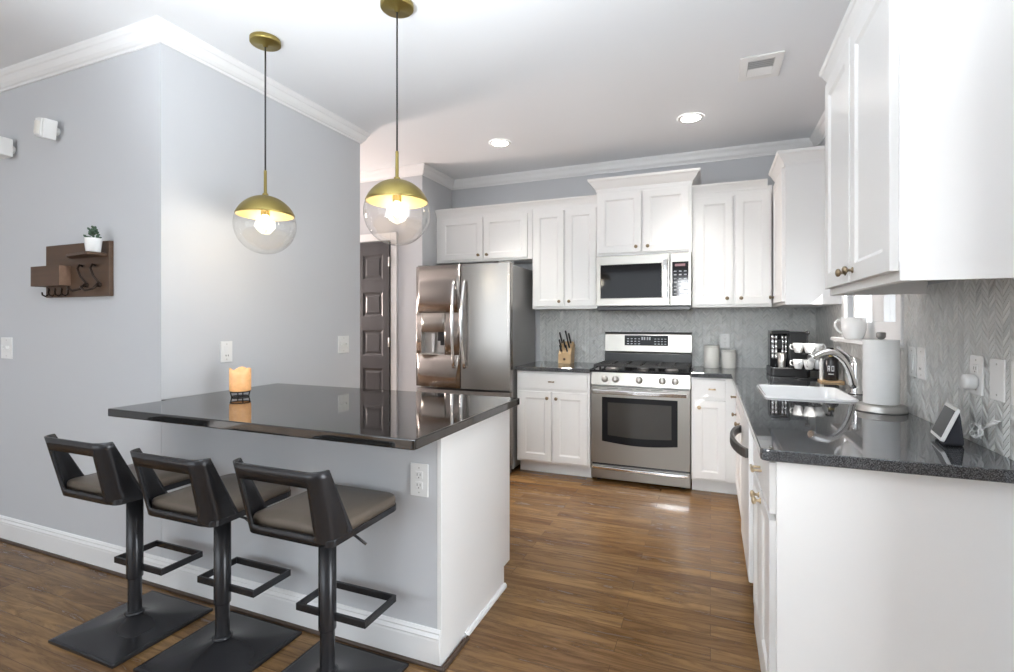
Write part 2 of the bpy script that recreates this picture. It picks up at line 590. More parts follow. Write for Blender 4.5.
    def panel(s, F, u0, u1, z0, z1, d0, th, rail=0.055, rec=0.008, ogee=0.012):
        """shaker front in frame F(u, d, z): d grows towards the room; recessed centre panel"""
        d1 = d0 + th
        e = 0.002
        R = [(0, d0), (0, d1 - e), (e, d1), (rail, d1), (rail + ogee * 0.35, d1 - rec * 0.35), (rail + ogee, d1 - rec)]
        vs = []
        for i, d in R:
            vs += [F(u0 + i, d, z0 + i), F(u1 - i, d, z0 + i), F(u1 - i, d, z1 - i), F(u0 + i, d, z1 - i)]
        fs = [(3, 2, 1, 0)]
        for r in range(len(R) - 1):
            for k in range(4):
                k2 = (k + 1) % 4
                fs.append((r * 4 + k, r * 4 + k2, r * 4 + 4 + k2, r * 4 + 4 + k))
        q = (len(R) - 1) * 4
        fs.append((q, q + 1, q + 2, q + 3))
        return s.add(vs, fs)

    def build(s, name, material, parent=None, loc=(0, 0, 0), bevel=0.0, seg=2, kind=None, mods=()):
        me = bpy.data.meshes.new(name)
        o = bpy.data.objects.new(name, me)
        off = Vector(loc)
        p = parent
        while p is not None:
            off = off + p.location
            p = p.parent
        me.from_pydata([tuple(Vector(v) - off) for v in s.v], [], s.f)
        bm = bmesh.new()
        bm.from_mesh(me)
        for i, f in enumerate(bm.faces):
            f.smooth = s.sm[i]
        bmesh.ops.remove_doubles(bm, verts=bm.verts, dist=1e-6)
        bmesh.ops.recalc_face_normals(bm, faces=bm.faces)
        bm.to_mesh(me)
        bm.free()
        me.materials.append(material)
        COL.objects.link(o)
        o.location = loc
        if parent is not None:
            o.parent = parent
        if bevel:
            md = o.modifiers.new('bevel', 'BEVEL')
            md.width = bevel
            md.segments = seg
            md.limit_method = 'ANGLE'
            md.angle_limit = math.radians(40)
        if kind:
            o['kind'] = kind
        return o


def round_corner(o, x, y, r):
    me = o.data
    bm = bmesh.new()
    bm.from_mesh(me)
    loc = o.location
    es = [e for e in bm.edges if all(abs(v.co.x + loc.x - x) < 1e-4 and abs(v.co.y + loc.y - y) < 1e-4 for v in e.verts)]
    bmesh.ops.bevel(bm, geom=es, offset=r, segments=6, profile=0.5, affect='EDGES')
    bm.to_mesh(me)
    bm.free()
    return o


def tag(o, label, cat=None, group=None):
    o['label'] = label
    if cat:
        o['category'] = cat
    if group:
        o['group'] = group
    return o


def thing(name, label, cat, loc, group=None):
    o = bpy.data.objects.new(name, None)
    o.empty_display_size = 0.05
    COL.objects.link(o)
    o.location = loc
    return tag(o, label, cat, group)


def copy_thing(src, loc, label, group=None):
    r = src.copy()
    COL.objects.link(r)
    r.location = loc
    r['label'] = label
    if group:
        r['group'] = group
    for ch in [o for o in COL.objects if o.parent == src]:
        c = ch.copy()
        COL.objects.link(c)
        c.parent = r
        for g in [o for o in COL.objects if o.parent == ch]:
            d = g.copy()
            COL.objects.link(d)
            d.parent = c
    return r


def rrect(x0, x1, y0, y1, r, n=6):
    out = []
    rs = r if isinstance(r, (list, tuple)) else [r] * 4
    for (cx, cy, a0), q in zip(((x1, y1, 0), (x0, y1, 90), (x0, y0, 180), (x1, y0, 270)), rs):
        sx = -1 if cx == x1 else 1
        sy = -1 if cy == y1 else 1
        for k in range(n + 1):
            t = math.radians(a0 + 90 * k / n)
            out.append((cx + sx * q + q * math.cos(t), cy + sy * q + q * math.sin(t)))
    return out


XY = lambda a, b, d: (a, b, d)
XZ = lambda a, b, d: (a, d, b)
YZ = lambda a, b, d: (d, a, b)

# ------------------------------------------------------------------ key dimensions (metres)
CEIL = 2.76
XW = -2.505            # plane of the wall that the lamps hang beside
YK = 1.658             # plane of the left wall and of the bar front
YB = 4.66              # rear kitchen wall
XR = 0.789             # wall with the sink window
FB = lambda y0: (lambda u, d, z: (u, y0 - d, z))       # fronts that look at -y
FR = lambda x0: (lambda u, d, z: (x0 - d, u, z))       # fronts that look at -x

# ------------------------------------------------------------------ setting
MB().box(-5.6, 2.7, -4.1, 4.76, -0.1, 0).build('floor', M['floor'], kind='structure')
MB().cells([-5.6, XR + 0.11, 2.7], [-4.1, 1.6, 4.76], lambda i, j: not (i == 1 and j == 1), CEIL, CEIL + 0.1).build('ceiling', M['ceiling'], kind='structure')
MB().box(-5.6, XW, YK, 3.174, 0, CEIL).build('wall_left', M['wall'], kind='structure')
MB().box(-5.6, -2.50, 4.07, 4.76, 0, CEIL).build('wall_hall', M['wall'], kind='structure')
MB().box(-2.50, XR, YB, 4.76, 0, CEIL).build('wall_back', M['wall'], kind='structure')
WY0, WY1, WZ0, WZ1 = 2.74, 3.70, 1.20, 1.74
MB().cells([1.5, WY0, WY1, 4.76], [0, WZ0, WZ1, CEIL], lambda i, j: not (i == 1 and j == 1), XR, XR + 0.11)
mb = MB()
mb.cells([1.5, WY0, WY1, 4.76], [0, WZ0, WZ1, CEIL], lambda i, j: not (i == 1 and j == 1), XR, XR + 0.11)
mb.v = [(z, x, y) for x, y, z in mb.v]
mb.build('wall_right', M['wall'], kind='structure')
MB().box(XR + 0.11, 2.7, 1.5, 1.6, 0, CEIL).build('wall_right_return', M['wall'], kind='structure')
mb = MB()
mb.cells([-4.1, 0.15, 1.42, 1.5], [0, 0.12, 2.25, CEIL], lambda i, j: not (i == 1 and j == 1), 2.6, 2.7)
mb.v = [(z, x, y) for x, y, z in mb.v]
mb.build('wall_side_opening', M['wall'], kind='structure')  # unseen wall whose opening is shaped to steer the side light
mb = MB()
mb.cells([-5.6, -5.1, -0.4, 2.7], [0, 0.3, 2.5, CEIL], lambda i, j: not (i == 1 and j == 1), -4.1, -4.0)
mb.v = [(x, z, y) for x, y, z in mb.v]
mb.build('wall_rear', M['wall'], kind='structure')  # unseen wall with its opening placed to balance the light
MB().box(-5.6, -5.5, -4.0, 4.07, 0, CEIL).build('wall_far_left', M['wall'], kind='structure')

# crown moulding
crown = [(0, 2.668), (0.008, 2.668), (0.010, 2.680), (0.018, 2.684), (0.030, 2.698), (0.040, 2.726), (0.046, 2.730), (0.055, 2.746), (0.055, CEIL), (0, CEIL)]
MB().sweep([(-5.5, YK), (XW, YK), (XW, 3.174), (-5.5, 3.174)], crown).build('trim_1', M['trim'], kind='structure')
MB().sweep([(-5.5, 4.07), (-2.50, 4.07), (-2.50, YB), (XR, YB), (XR, 1.5)], crown).build('trim_2', M['trim'], kind='structure')
# baseboard along the left wall and on along the front of the bar, stained shoe at its foot
bprof = [(0, 0), (0.014, 0), (0.014, 0.098), (0.012, 0.106), (0.016, 0.112), (0.009, 0.124), (0.011, 0.130), (0.004, 0.140), (0, 0.140)]
sprof = [(0.013, 0), (0.023, 0), (0.023, 0.007), (0.020, 0.012), (0.016, 0.014), (0.013, 0.014)]
MB().sweep([(-5.5, YK), (XW, YK)], bprof).build('baseboard_left', M['trim'], kind='structure')
MB().sweep([(-5.5, YK), (XW, YK)], sprof).build('baseboard_left_shoe', M['shoe'], kind='structure')
MB().sweep([(XW - 0.02, 3.174), (-5.5, 3.174)], bprof).build('baseboard_hall', M['trim'], kind='structure')
# tiled splashback, slightly proud of the wall
MB().box(-1.535, XR, YB - 0.008, YB, 0.90, 1.44).build('trim_3', M['tile_x'], kind='structure')
mb = MB()
mb.cells([1.5, WY0 - 0.06, WY1 + 0.07, YB - 0.008], [0.90, WZ0 - 0.02, 1.44], lambda i, j: not (i == 1 and j == 1), XR - 0.008, XR)
mb.v = [(z, x, y) for x, y, z in mb.v]
mb.build('trim_4', M['tile_y'], kind='structure')

# window over the sink
wf = MB()
for a, b in ((WY0 - 0.055, WY0 + 0.01), (WY1 - 0.01, WY1 + 0.055)):
    wf.box(XR - 0.018, XR + 0.004, a, b, WZ0, WZ1)
wf.box(XR - 0.018, XR + 0.004, WY0 - 0.055, WY1 + 0.055, WZ1 + 0.0005, WZ1 + 0.075)
for a, b in ((WY0, WY0 + 0.05), (3.10, 3.30), (WY1 - 0.05, WY1)):
    wf.box(XR + 0.03, XR + 0.085, a, b, WZ0 + 0.095, WZ1 - 0.06)
wf.box(XR + 0.03, XR + 0.085, WY0, WY1, WZ0, WZ0 + 0.095)
wf.box(XR + 0.03, XR + 0.085, WY0, WY1, WZ1 - 0.06, WZ1)
win = wf.build('window_1', M['trim'], bevel=0.003, kind='structure')
for a, b in ((WY0 + 0.05, 3.10), (3.30, WY1 - 0.05)):
    MB().box(XR + 0.055, XR + 0.059, a, b, WZ0 + 0.095, WZ1 - 0.06).build('pane', M['glass'], win)
MB().box(XR - 0.078, XR + 0.03, WY0 - 0.07, WY1 + 0.05, WZ0 - 0.022, WZ0).build('sill', M['trim'], win, bevel=0.004)
MB().box(3.0, 60, -20, 30, -0.7, -0.6).build('ground', M['lawn'], kind='structure')

# hall door
dr = MB()
DX0, DX1, DZ = -3.61, -2.848, 2.065
us = [DX0, DX0 + 0.085, DX0 + 0.315, DX0 + 0.455, DX1 - 0.075, DX1]
zs = [0.015, 0.20, 0.455, 0.565, 0.845, 0.965, 1.215, 1.345, 1.580, 1.705, 1.945, DZ]
dr.box(DX0, DX1, 4.050, 4.062, 0.015, DZ)
for i in range(len(us) - 1):
    for j in range(len(zs) - 1):
        if i in (1, 3) and j in (1, 3, 5, 7, 9):
            x0, x1, z0, z1 = us[i], us[i + 1], zs[j], zs[j + 1]
            g = 0.022
            V = [(x0, 4.040, z0), (x1, 4.040, z0), (x1, 4.040, z1), (x0, 4.040, z1),
                 (x0 + g, 4.052, z0 + g), (x1 - g, 4.052, z0 + g), (x1 - g, 4.052, z1 - g), (x0 + g, 4.052, z1 - g),
                 (x0 + 2 * g, 4.044, z0 + 2 * g), (x1 - 2 * g, 4.044, z0 + 2 * g), (x1 - 2 * g, 4.044, z1 - 2 * g), (x0 + 2 * g, 4.044, z1 - 2 * g)]
            fs = []
            for r in range(2):
                for k in range(4):
                    fs.append((r * 4 + k, r * 4 + (k + 1) % 4, r * 4 + 4 + (k + 1) % 4, r * 4 + 4 + k))
            fs.append((8, 9, 10, 11))
            dr.add(V, fs)
        else:
            dr.add([(us[i], 4.040, zs[j]), (us[i + 1], 4.040, zs[j]), (us[i + 1], 4.040, zs[j + 1]), (us[i], 4.040, zs[j + 1])], [(0, 1, 2, 3)])
for a, b in ((DX0, DX0), (DX1, DX1)):
    dr.add([(a, 4.040, 0.015), (a, 4.052, 0.015), (a, 4.052, DZ), (a, 4.040, DZ)], [(0, 1, 2, 3)])
dr.add([(DX0, 4.040, DZ), (DX1, 4.040, DZ), (DX1, 4.052, DZ), (DX0, 4.052, DZ)], [(0, 1, 2, 3)])
door = dr.build('door_1', M['door_black'], kind='structure')
for z in (0.28, 1.10, 1.87):
    h = MB().cyl((DX1 + 0.004, 4.034, z - 0.045), (0, 0, 1), 0.007, 0.09, 12)
    h.box(DX1 - 0.012, DX1 + 0.004, 4.0365, 4.0405, z - 0.045, z + 0.045)
    tag(h.build('hinge', M['satin'], door), 'silver door hinge')
hk = MB().lathe([(0, 0), (0.026, 0), (0.026, 0.008), (0.011, 0.014), (0.011, 0.035), (0.026, 0.045), (0.028, 0.06), (0.018, 0.07), (0, 0.072)], (DX0 + 0.06, 4.040, 0.98), (0, -1, 0), 24)
tag(hk.build('door_knob', M['satin'], door), 'silver door knob')
cs = MB()
cp = [(0, 0), (0.018, 0), (0.018, 0.012), (0, 0.016)]
cs.box(DX1 + 0.008, DX1 + 0.075, 4.052, 4.07, 0, DZ + 0.085)
cs.box(DX0 - 0.075, DX0 - 0.008, 4.052, 4.07, 0, DZ + 0.085)
cs.box(DX0 - 0.008, DX1 + 0.008, 4.052, 4.07, DZ + 0.012, DZ + 0.085)
cs.build('door_1_casing', M['trim'], kind='structure', bevel=0.003)


# ------------------------------------------------------------------ ceiling fittings
def downlight(x, y, label):
    t = thing('recessed_light', label, 'ceiling light', (x, y, CEIL), 'recessed ceiling lights')
    MB().lathe([(0.066, -0.001), (0.088, -0.004), (0.092, -0.001), (0.092, 0.001)], (x, y, CEIL - 0.0035), (0, 0, 1), 40).build('trim_ring', M['white_plastic'], t)
    MB().lathe([(0, 0), (0.066, 0), (0.068, -0.002)], (x, y, CEIL - 0.0025), (0, 0, 1), 40).build('lens', M['led'], t)


downlight(-1.595, 3.80, 'lit round recessed light in the ceiling in front of the refrigerator')
downlight(-0.13, 3.845, 'lit round recessed light in the ceiling nearer to the air vent')
light('downlight_glow', 'AREA', (-1.595, 3.80, CEIL - 0.02), 3.8, (1, 0.95, 0.88), target=(-1.595, 3.80, 0), size=0.13, spread=math.radians(80))
light('downlight_glow', 'AREA', (-0.13, 3.845, CEIL - 0.02), 3.8, (1, 0.95, 0.88), target=(-0.13, 3.845, 0), size=0.13, spread=math.radians(80))

vt = thing('air_vent', 'white rectangular ceiling air vent with louvred slats', 'air vent', (0.27, 3.21, CEIL))
vx0, vx1, vy0, vy1 = 0.155, 0.375, 3.07, 3.36
fr = MB()
fr.cells([vx0, vx0 + 0.045, vx1 - 0.045, vx1], [vy0, vy0 + 0.05, vy1 - 0.05, vy1], lambda i, j: not (i == 1 and j == 1), CEIL - 0.010, CEIL - 0.0005)
fr.build('vent_frame', M['white_plastic'], vt, bevel=0.003)
sl = MB()
for k in range(9):
    y = vy0 + 0.06 + k * 0.0212
    ang = 0.55 if k < 5 else -0.55
    c, s_ = math.cos(ang) * 0.0105, math.sin(ang) * 0.0105
    sl.prism([(y - c, CEIL - 0.007 - s_ * 0.5), (y + c, CEIL - 0.007 + s_ * 0.5), (y + c + 0.0015, CEIL - 0.0062 + s_ * 0.5), (y - c + 0.0015, CEIL - 0.0062 - s_ * 0.5)], YZ, vx0 + 0.04, vx1 - 0.04)
sl.build('slats', M['white_plastic'], vt)
MB().box(vx0 + 0.04, vx1 - 0.04, vy0 + 0.045, vy1 - 0.045, CEIL - 0.0015, CEIL - 0.0005).build('vent_shade_sheet', M['duct'], vt)  # flat grey sheet stands in for the shade behind the slats


def pendant(x, y, zc, label):
    R = 0.150
    t = thing('pendant_lamp', label, 'pendant lamp', (x, y, CEIL), 'globe pendant lamps over the bar')
    MB().lathe([(0, 0), (0.072, 0), (0.075, -0.003), (0.075, -0.022), (0.070, -0.027), (0.014, -0.029), (0.010, -0.040), (0, -0.041)], (x, y, CEIL - 0.0005), (0, 0, 1), 40).build('canopy', M['brass'], t)
    MB().tube([(x, y, CEIL - 0.03), (x, y, zc + R + 0.12)], 0.0042, 10).build('cord', M['black_plastic'], t)
    a0 = math.asin(0.34)
    n = 14
    prof = [((R + 0.002) * math.cos(a), (R + 0.002) * math.sin(a)) for a in [a0 + (PI / 2 - 0.05 - a0) * k / n for k in range(n + 1)]]
    inner = [(r - 0.004, z - 0.002) for r, z in prof[::-1]]
    st = MB()
    st.lathe(prof + [(0.010, R + 0.004), (0.010, R - 0.006)] + inner + [prof[0]], (x, y, zc), (0, 0, 1), 48)
    st.build('brass_dome', M['brass'], t)
    MB().lathe([(r - 0.0012, z - 0.0008) for r, z in inner], (x, y, zc), (0, 0, 1), 48).build('lit_dome_lining', M['brass_lit'], t)
    MB().lathe([(0, R + 0.002), (0.016, R + 0.002), (0.014, R + 0.012), (0.008, R + 0.016), (0.0075, R + 0.13), (0.005, R + 0.134), (0, R + 0.134)], (x, y, zc), (0, 0, 1), 20).build('stem', M['brass'], t)
    so = MB()
    so.lathe([(0, R - 0.004), (0.021, R - 0.006), (0.021, R - 0.094), (0.018, R - 0.100), (0, R - 0.100)], (x, y, zc), (0, 0, 1), 24)
    so.build('socket', M['brass'], t)
    m = 26
    a1 = -PI / 2
    gp = [(max(0, (R) * math.cos(a)), R * math.sin(a)) for a in [a1 + (a0 - a1) * k / m for k in range(m + 1)]]
    MB().lathe(gp, (x, y, zc), (0, 0, 1), 56).build('glass_globe', M['globe'], t)
    bz = R - 0.10
    bp = [(0, bz + 0.004), (0.013, bz), (0.014, bz - 0.012), (0.016, bz - 0.022), (0.020, bz - 0.036), (0.021, bz - 0.046), (0.017, bz - 0.058), (0.008, bz - 0.065), (0, bz - 0.066)]
    MB().lathe(bp, (x, y, zc), (0, 0, 1), 24).build('bulb', M['bulb'], t)
    light('pendant_glow', 'POINT', (x, y, zc + bz - 0.05), 2.6, (1, 0.90, 0.76), size=0.05)


pendant(-2.137, 1.948, 1.797, 'brass and clear glass globe pendant lamp beside the left wall')
pendant(-1.335, 1.955, 1.797, 'brass and clear glass globe pendant lamp hanging in front of the dark door')

# ------------------------------------------------------------------ peninsula
t = thing('kitchen_peninsula', 'breakfast bar base with grey front wall and white end panel', 'peninsula', (-1.7, 2.0, 0))
XP, YE = -0.9355, 2.352
MB().box(XW + 0.001, XP - 0.002, YK + 0.0005, YK + 0.11, 0, 0.878).build('front_wall', M['wall'], t)
ep = MB()
ep.prism([(YK - 0.001, 0), (YE - 0.075, 0), (YE - 0.075, 0.10), (YE, 0.10), (YE, 0.878), (YK - 0.001, 0.878)], YZ, XP - 0.018, XP)
tag(ep.build('end_panel', M['cabinet'], t, bevel=0.0015), 'white painted end panel')
MB().box(XW + 0.001, XP - 0.018, YK + 0.11, YE - 0.02, 0.10, 0.878).build('cabinet_body', M['cabinet'], t)
MB().box(XW + 0.001, XP - 0.018, YK + 0.11, YE - 0.085, 0, 0.10).build('toe_kick', M['trim'], t)
for i in range(3):
    a = -2.47 + i * 0.505
    MB().panel(lambda u, d, z: (u, YE - 0.02 + d, z), a, a + 0.49, 0.12, 0.86, 0, 0.02).build('door', M['cabinet'], t)
MB().sweep([(XW + 0.001, YK), (XP - 0.003, YK)], bprof).build('baseboard', M['trim'], t)
MB().sweep([(XW + 0.001, YK), (XP, YK), (XP, 1.85)], [(o - 0.0, z) for o, z in sprof]).build('shoe_moulding', M['shoe'], t)
MB().sweep([(XP, 1.85), (XP, YE - 0.072)], [(0, 0), (0.013, 0), (0.013, 0.012), (0.006, 0.02), (0, 0.02)]).build('base_bead', M['trim'], t)
ct = MB()
xs = [XW + 0.003, -2.467, -0.889]
ct.cells(xs, [1.399, YK - 0.003, 2.372], lambda i, j: not (i == 0 and j == 0), 0.879, 0.914)
tag(round_corner(ct.build('peninsula_countertop', M['granite'], None, (-1.7, 1.9, 0.879), bevel=0.004, seg=3), -0.889, 1.399, 0.012), 'polished black granite bar top with the three stools tucked under it', 'countertop')


# ------------------------------------------------------------------ bar stools
def stool(x, y, label):
    t = thing('bar_stool', label, 'bar stool', (x, y, 0), 'bar stools along the peninsula')
    W = lambda p: (x + p[0], y + p[1], p[2])
    OX = -0.021
    # pressed square base that rises to the column
    h, n = 0.205, 26
    vs, fs = [], []
    for j in range(n + 1):
        for i in range(n + 1):
            px, py = -h + 2 * h * i / n, -h + 2 * h * j / n
            r = math.hypot(px, py)
            vs.append(W((px, py, 0.010 + 0.014 * max(0, 1 - max(abs(px), abs(py)) / h) + 0.046 * math.exp(-(r / 0.068) ** 1.25))))
    for j in range(n):
        for i in range(n):
            a = j * (n + 1) + i
            fs.append((a, a + 1, a + n + 2, a + n + 1))
    b = MB().add(vs, fs, True)
    rim = [i for i in range(n + 1)] + [(j + 1) * (n + 1) - 1 for j in range(1, n + 1)] + [n * (n + 1) + i for i in range(n - 1, -1, -1)] + [j * (n + 1) for j in range(n - 1, 0, -1)]
    m = len(rim)
    lo = [(vs[k][0], vs[k][1], 0.0) for k in rim]
    b.add([vs[k] for k in rim] + lo, [(i, (i + 1) % m, m + (i + 1) % m, m + i) for i in range(m)] + [tuple(range(m, 2 * m))])
    b.build('base', M['black_metal'], t)
    c = MB()
    c.lathe([(0.0255, 0.05), (0.0255, 0.24)], W((0, 0, 0)), n=28)
    c.lathe([(0.027, 0.060), (0.036, 0.060), (0.037, 0.064), (0.030, 0.070), (0.0255, 0.071)], W((0, 0, 0)), n=28)
    tag(c.build('gas_lift', M['black_metal'], t), 'slimmer lower tube')
    c = MB()
    c.lathe([(0.0255, 0.212), (0.030, 0.212), (0.0305, 0.215), (0.0305, 0.575), (0, 0.575)], W((0, 0, 0)), n=28)
    c.build('column', M['black_metal'], t)
    f = MB()
    f.strap([W(p) for p in ((-0.148, 0.012, 0.252), (0.152, 0.012, 0.252), (0.152, 0.188, 0.252), (-0.148, 0.188, 0.252))], 0.026, 0.010, closed=True)
    f.build('footrest', M['black_metal'], t, bevel=0.0015)
    s = MB()
    pl = rrect(-0.178 + OX, 0.186 + OX, -0.168, 0.212, [0.045, 0.045, 0.03, 0.03])
    s.prism([(x + a, y + b_) for a, b_ in pl], XY, 0.588, 0.610)
    s.box(x - 0.10, x + 0.10, y - 0.10, y + 0.10, 0.570, 0.588)
    s.build('seat_frame', M['black_metal'], t, bevel=0.002)
    q = MB()
    pl = rrect(-0.174 + OX, 0.183 + OX, -0.158, 0.210, [0.045, 0.045, 0.03, 0.03], 8)
    rings = [(1.0, 0.610), (1.0, 0.632), (0.985, 0.641), (0.95, 0.645), (0.60, 0.648)]
    vs, fs = [], []
    for k, z in rings:
        vs += [W((OX + (a - OX) * k, 0.0135 + (b_ - 0.0135) * k, z)) for a, b_ in pl]
    L = len(pl)
    for r in range(len(rings) - 1):
        for k in range(L):
            fs.append((r * L + k, r * L + (k + 1) % L, (r + 1) * L + (k + 1) % L, (r + 1) * L + k))
    q.add(vs, fs, True)
    q.add(vs[-L:], [tuple(range(L))], True)
    q.add(vs[:L], [tuple(range(L))[::-1]])
    q.build('seat_cushion', M['leather'], t)
    # bent-steel back: wraps both rear corners, window cut through the middle
    zl = [0.592, 0.606, 0.621, 0.66, 0.71, 0.750, 0.784, 0.789, 0.815, 0.840]
    plan = []
    N1, NA, NS = 3, 7, 9
    for k in range(N1):
        plan.append(('w', 1, k / N1))
    for k in range(NA + 1):
        plan.append(('a', 1, k / NA))
    for k in range(1, NS):
        plan.append(('s', 0, k / NS))
    for k in range(NA + 1):
        plan.append(('a', -1, 1 - k / NA))
    for k in range(N1):
        plan.append(('w', -1, 1 - (k + 1) / N1))
    vs = []
    for z in zl:
        f_ = (z - 0.592) / (0.840 - 0.592)
        hw = 0.181 + 0.006 * f_
        yb = -0.172 - 0.058 * f_
        yw = -0.055 + (-0.182 + 0.055) * f_
        r = 0.052 - 0.006 * f_
        for kd, sg, q_ in plan:
            if kd == 'w':
                p = (sg * hw, yw + (yb + r - yw) * q_)
            elif kd == 'a':
                a = q_ * PI / 2
                p = (sg * (hw - r + r * math.cos(a)), yb + r - r * math.sin(a))
            else:
                p = ((hw - r) * (1 - 2 * q_), yb)
            vs.append(W((p[0] + OX, p[1], z)))
    L = len(plan)
    fs = []
    h0, h1 = N1 + NA, N1 + NA + NS
    for j in range(len(zl) - 1):
        for k in range(L - 1):
            if h0 <= k < h1 and 2 <= j < 7:
                continue
            fs.append((j * L + k, j * L + k + 1, (j + 1) * L + k + 1, (j + 1) * L + k))
    bk = MB().add(vs, fs, True).build('backrest', M['black_metal'], t)
    md = bk.modifiers.new('thickness', 'SOLIDIFY')
    md.thickness = 0.008
    md.offset = 0
    lv = MB()
    lv.tube([W((0.02, -0.01, 0.566)), W((0.085, 0.000, 0.562)), W((0.115, 0.006, 0.556)), W((0.158, 0.012, 0.530))], 0.0048, 10)
    lv.build('height_lever', M['black_metal'], t)
    return t


GS = 'bar stools along the peninsula'
st1 = stool(-2.275, 1.395, 'black metal bar stool with brown seat nearest the left wall')
st2 = copy_thing(st1, (-1.778, 1.415, 0), 'black metal bar stool with brown seat between the other two stools', GS)
for o in list(COL.objects):              # the middle stool is wound down a little
    if o.parent == st2 and o.name.split('.')[0] in ('seat_frame', 'seat_cushion', 'backrest', 'height_lever', 'column'):
        o.location.z -= 0.016
copy_thing(st1, (-1.258, 1.415, 0), 'black metal bar stool with brown seat closest to the white outlet on the bar', GS)


# ------------------------------------------------------------------ wall plates
def plate(kind, face, u, z, label, w=0.072, h=0.116, name='wall_outlet', cat='outlet', group=None):
    """face(u, d, z) with d towards the room"""
    p = face(u, 0, z)
    t = thing(name, label, cat, p, group)

    def bx(m, u0, u1, z0, z1, d0, d1):
        a, b = face(u0, d0, z0), face(u1, d1, z1)
        m.box(a[0], b[0], a[1], b[1], a[2], b[2])
        return m
    bx(MB(), u - w / 2, u + w / 2, z - h / 2, z + h / 2, 0.0003, 0.006).build('cover_plate', M['white_plastic'], t, bevel=0.002)
    if kind == 'outlet':
        for dz in (0.0195, -0.0195):
            r = bx(MB(), u - 0.017, u + 0.017, z + dz - 0.014, z + dz + 0.014, 0.005, 0.0085).build('receptacle', M['white_plastic'], t, bevel=0.004)
            s = MB()
            bx(s, u - 0.0075, u - 0.0055, z + dz - 0.003, z + dz + 0.007, 0.008, 0.0089)
            bx(s, u + 0.0055, u + 0.0075, z + dz - 0.003, z + dz + 0.007, 0.008, 0.0089)
            bx(s, u - 0.002, u + 0.002, z + dz - 0.011, z + dz - 0.007, 0.008, 0.0089)
            s.build('slots', M['slot'], r)
    elif kind == 'gfci':
        bx(MB(), u - 0.0165, u + 0.0165, z - 0.034, z + 0.034, 0.005, 0.0085).build('receptacle', M['white_plastic'], t, bevel=0.002)
        s = MB()
        for dz in (-0.022,):
            bx(s, u - 0.009, u - 0.005, z + dz - 0.004, z + dz + 0.005, 0.008, 0.0089)
            bx(s, u + 0.005, u + 0.009, z + dz - 0.004, z + dz + 0.005, 0.008, 0.0089)
        s.build('slots', M['slot'], t)
    elif kind == 'switch':
        bx(MB(), u - 0.0165, u + 0.0165, z - 0.034, z + 0.034, 0.005, 0.0095).build('rocker', M['white_plastic'], t, bevel=0.003)
    elif kind == 'toggle2':
        for du in (-0.023, 0.023):
            bx(MB(), u + du - 0.005, u + du + 0.005, z - 0.004, z + 0.012, 0.005, 0.018).build('toggle', M['white_plastic'], t, bevel=0.001)
    for dz in (h / 2 - 0.016, -h / 2 + 0.016):
        MB().lathe([(0, 0), (0.003, 0), (0.0035, -0.001)], face(u, 0.0068, z + dz), Vector(face(0, 1, 0)) - Vector(face(0, 0, 0)), 10).build('screw', M['satin'], t)
    return t


F_key = lambda u, d, z: (u, YK - d, z)
F_pen = lambda u, d, z: (XW + d, u, z)
F_rt = lambda u, d, z: (XR - 0.008 - d, u, z)
F_bk = lambda u, d, z: (u, YB - 0.008 - d, z)
plate('outlet', F_key, -1.029, 0.694, 'white outlet on the grey bar front beside the near stool', w=0.078, h=0.125)
plate('gfci', F_pen, 2.016, 1.130, 'white outlet on the wall above the amber candle holder')
plate('toggle2', F_pen, 2.982, 1.130, 'white double toggle plate near the far end of the lamp wall', w=0.115, h=0.125, name='light_switch', cat='light switch')
plate('toggle2', F_key, -3.865, 1.141, 'white light switch plate on the left wall below the key rack', w=0.115, h=0.125, name='light_switch', cat='light switch')
plate('outlet', F_bk, 0.115, 1.135, 'white outlet on the tiled rear wall behind the cream canisters')
plate('switch', F_rt, 2.566, 1.132, 'white rocker switch on the tiled side wall right behind the paper towels', w=0.076, h=0.122, name='light_switch', cat='light switch')
plate('gfci', F_rt, 2.468, 1.132, 'white outlet on the tiled side wall just right of the rocker switch', w=0.080, h=0.125)
plug_plate = plate('outlet', F_rt, 2.022, 1.130, 'white outlet plate with a round plug in it above the smart display', w=0.080, h=0.125)
bl = plate('blank', F_rt, 1.898, 1.128, 'plain blank white wall plate right of the round plug', w=0.080, h=0.122, name='wall_plate', cat='wall plate')
plate('switch', F_rt, 1.783, 1.128, 'white switch plate on the tiled side wall at the right picture edge', w=0.080, h=0.122, name='light_switch', cat='light switch')

# ------------------------------------------------------------------ left wall: sensors, key rack


def sensor(x, z, yaw, tilt, label):
    t = thing('motion_sensor', label, 'wall sensor', (x, YK, z), 'white sensors high on the left wall')
    R = Matrix.Rotation(yaw, 3, 'Z') @ Matrix.Rotation(tilt, 3, 'Y')
    o = Vector((x, YK - 0.062, z))
    b = MB()
    fn = lambda a, c, d: tuple(o + R @ Vector((a, d, c)))
    b.prism([(-0.046, -0.052), (0.046, -0.052), (0.046, 0.052), (-0.046, 0.052)], fn, -0.020, 0.040)
    b.prism([(-0.040, -0.046), (0.040, -0.046), (0.040, 0.046), (-0.040, 0.046)], fn, -0.030, -0.020)
    b.build('housing', M['white_plastic'], t, bevel=0.006)
    lens = MB()
    lens.prism([(0.030 * math.sin(q), -0.030 - 0.010 * math.cos(q)) for q in [-PI / 2 + PI * k / 10 for k in range(11)]], lambda a, c, d: tuple(o + R @ Vector((a, c, d))), -0.036, 0.030)
    tag(lens.build('lens', M['canister'], t), 'cream curved sensor window')
    MB().lathe([(0, 0), (0.022, 0), (0.022, 0.006), (0.011, 0.010), (0.011, 0.034), (0, 0.034)], (x, YK - 0.0005, z), (0, -1, 0), 20).build('bracket', M['white_plastic'], t)


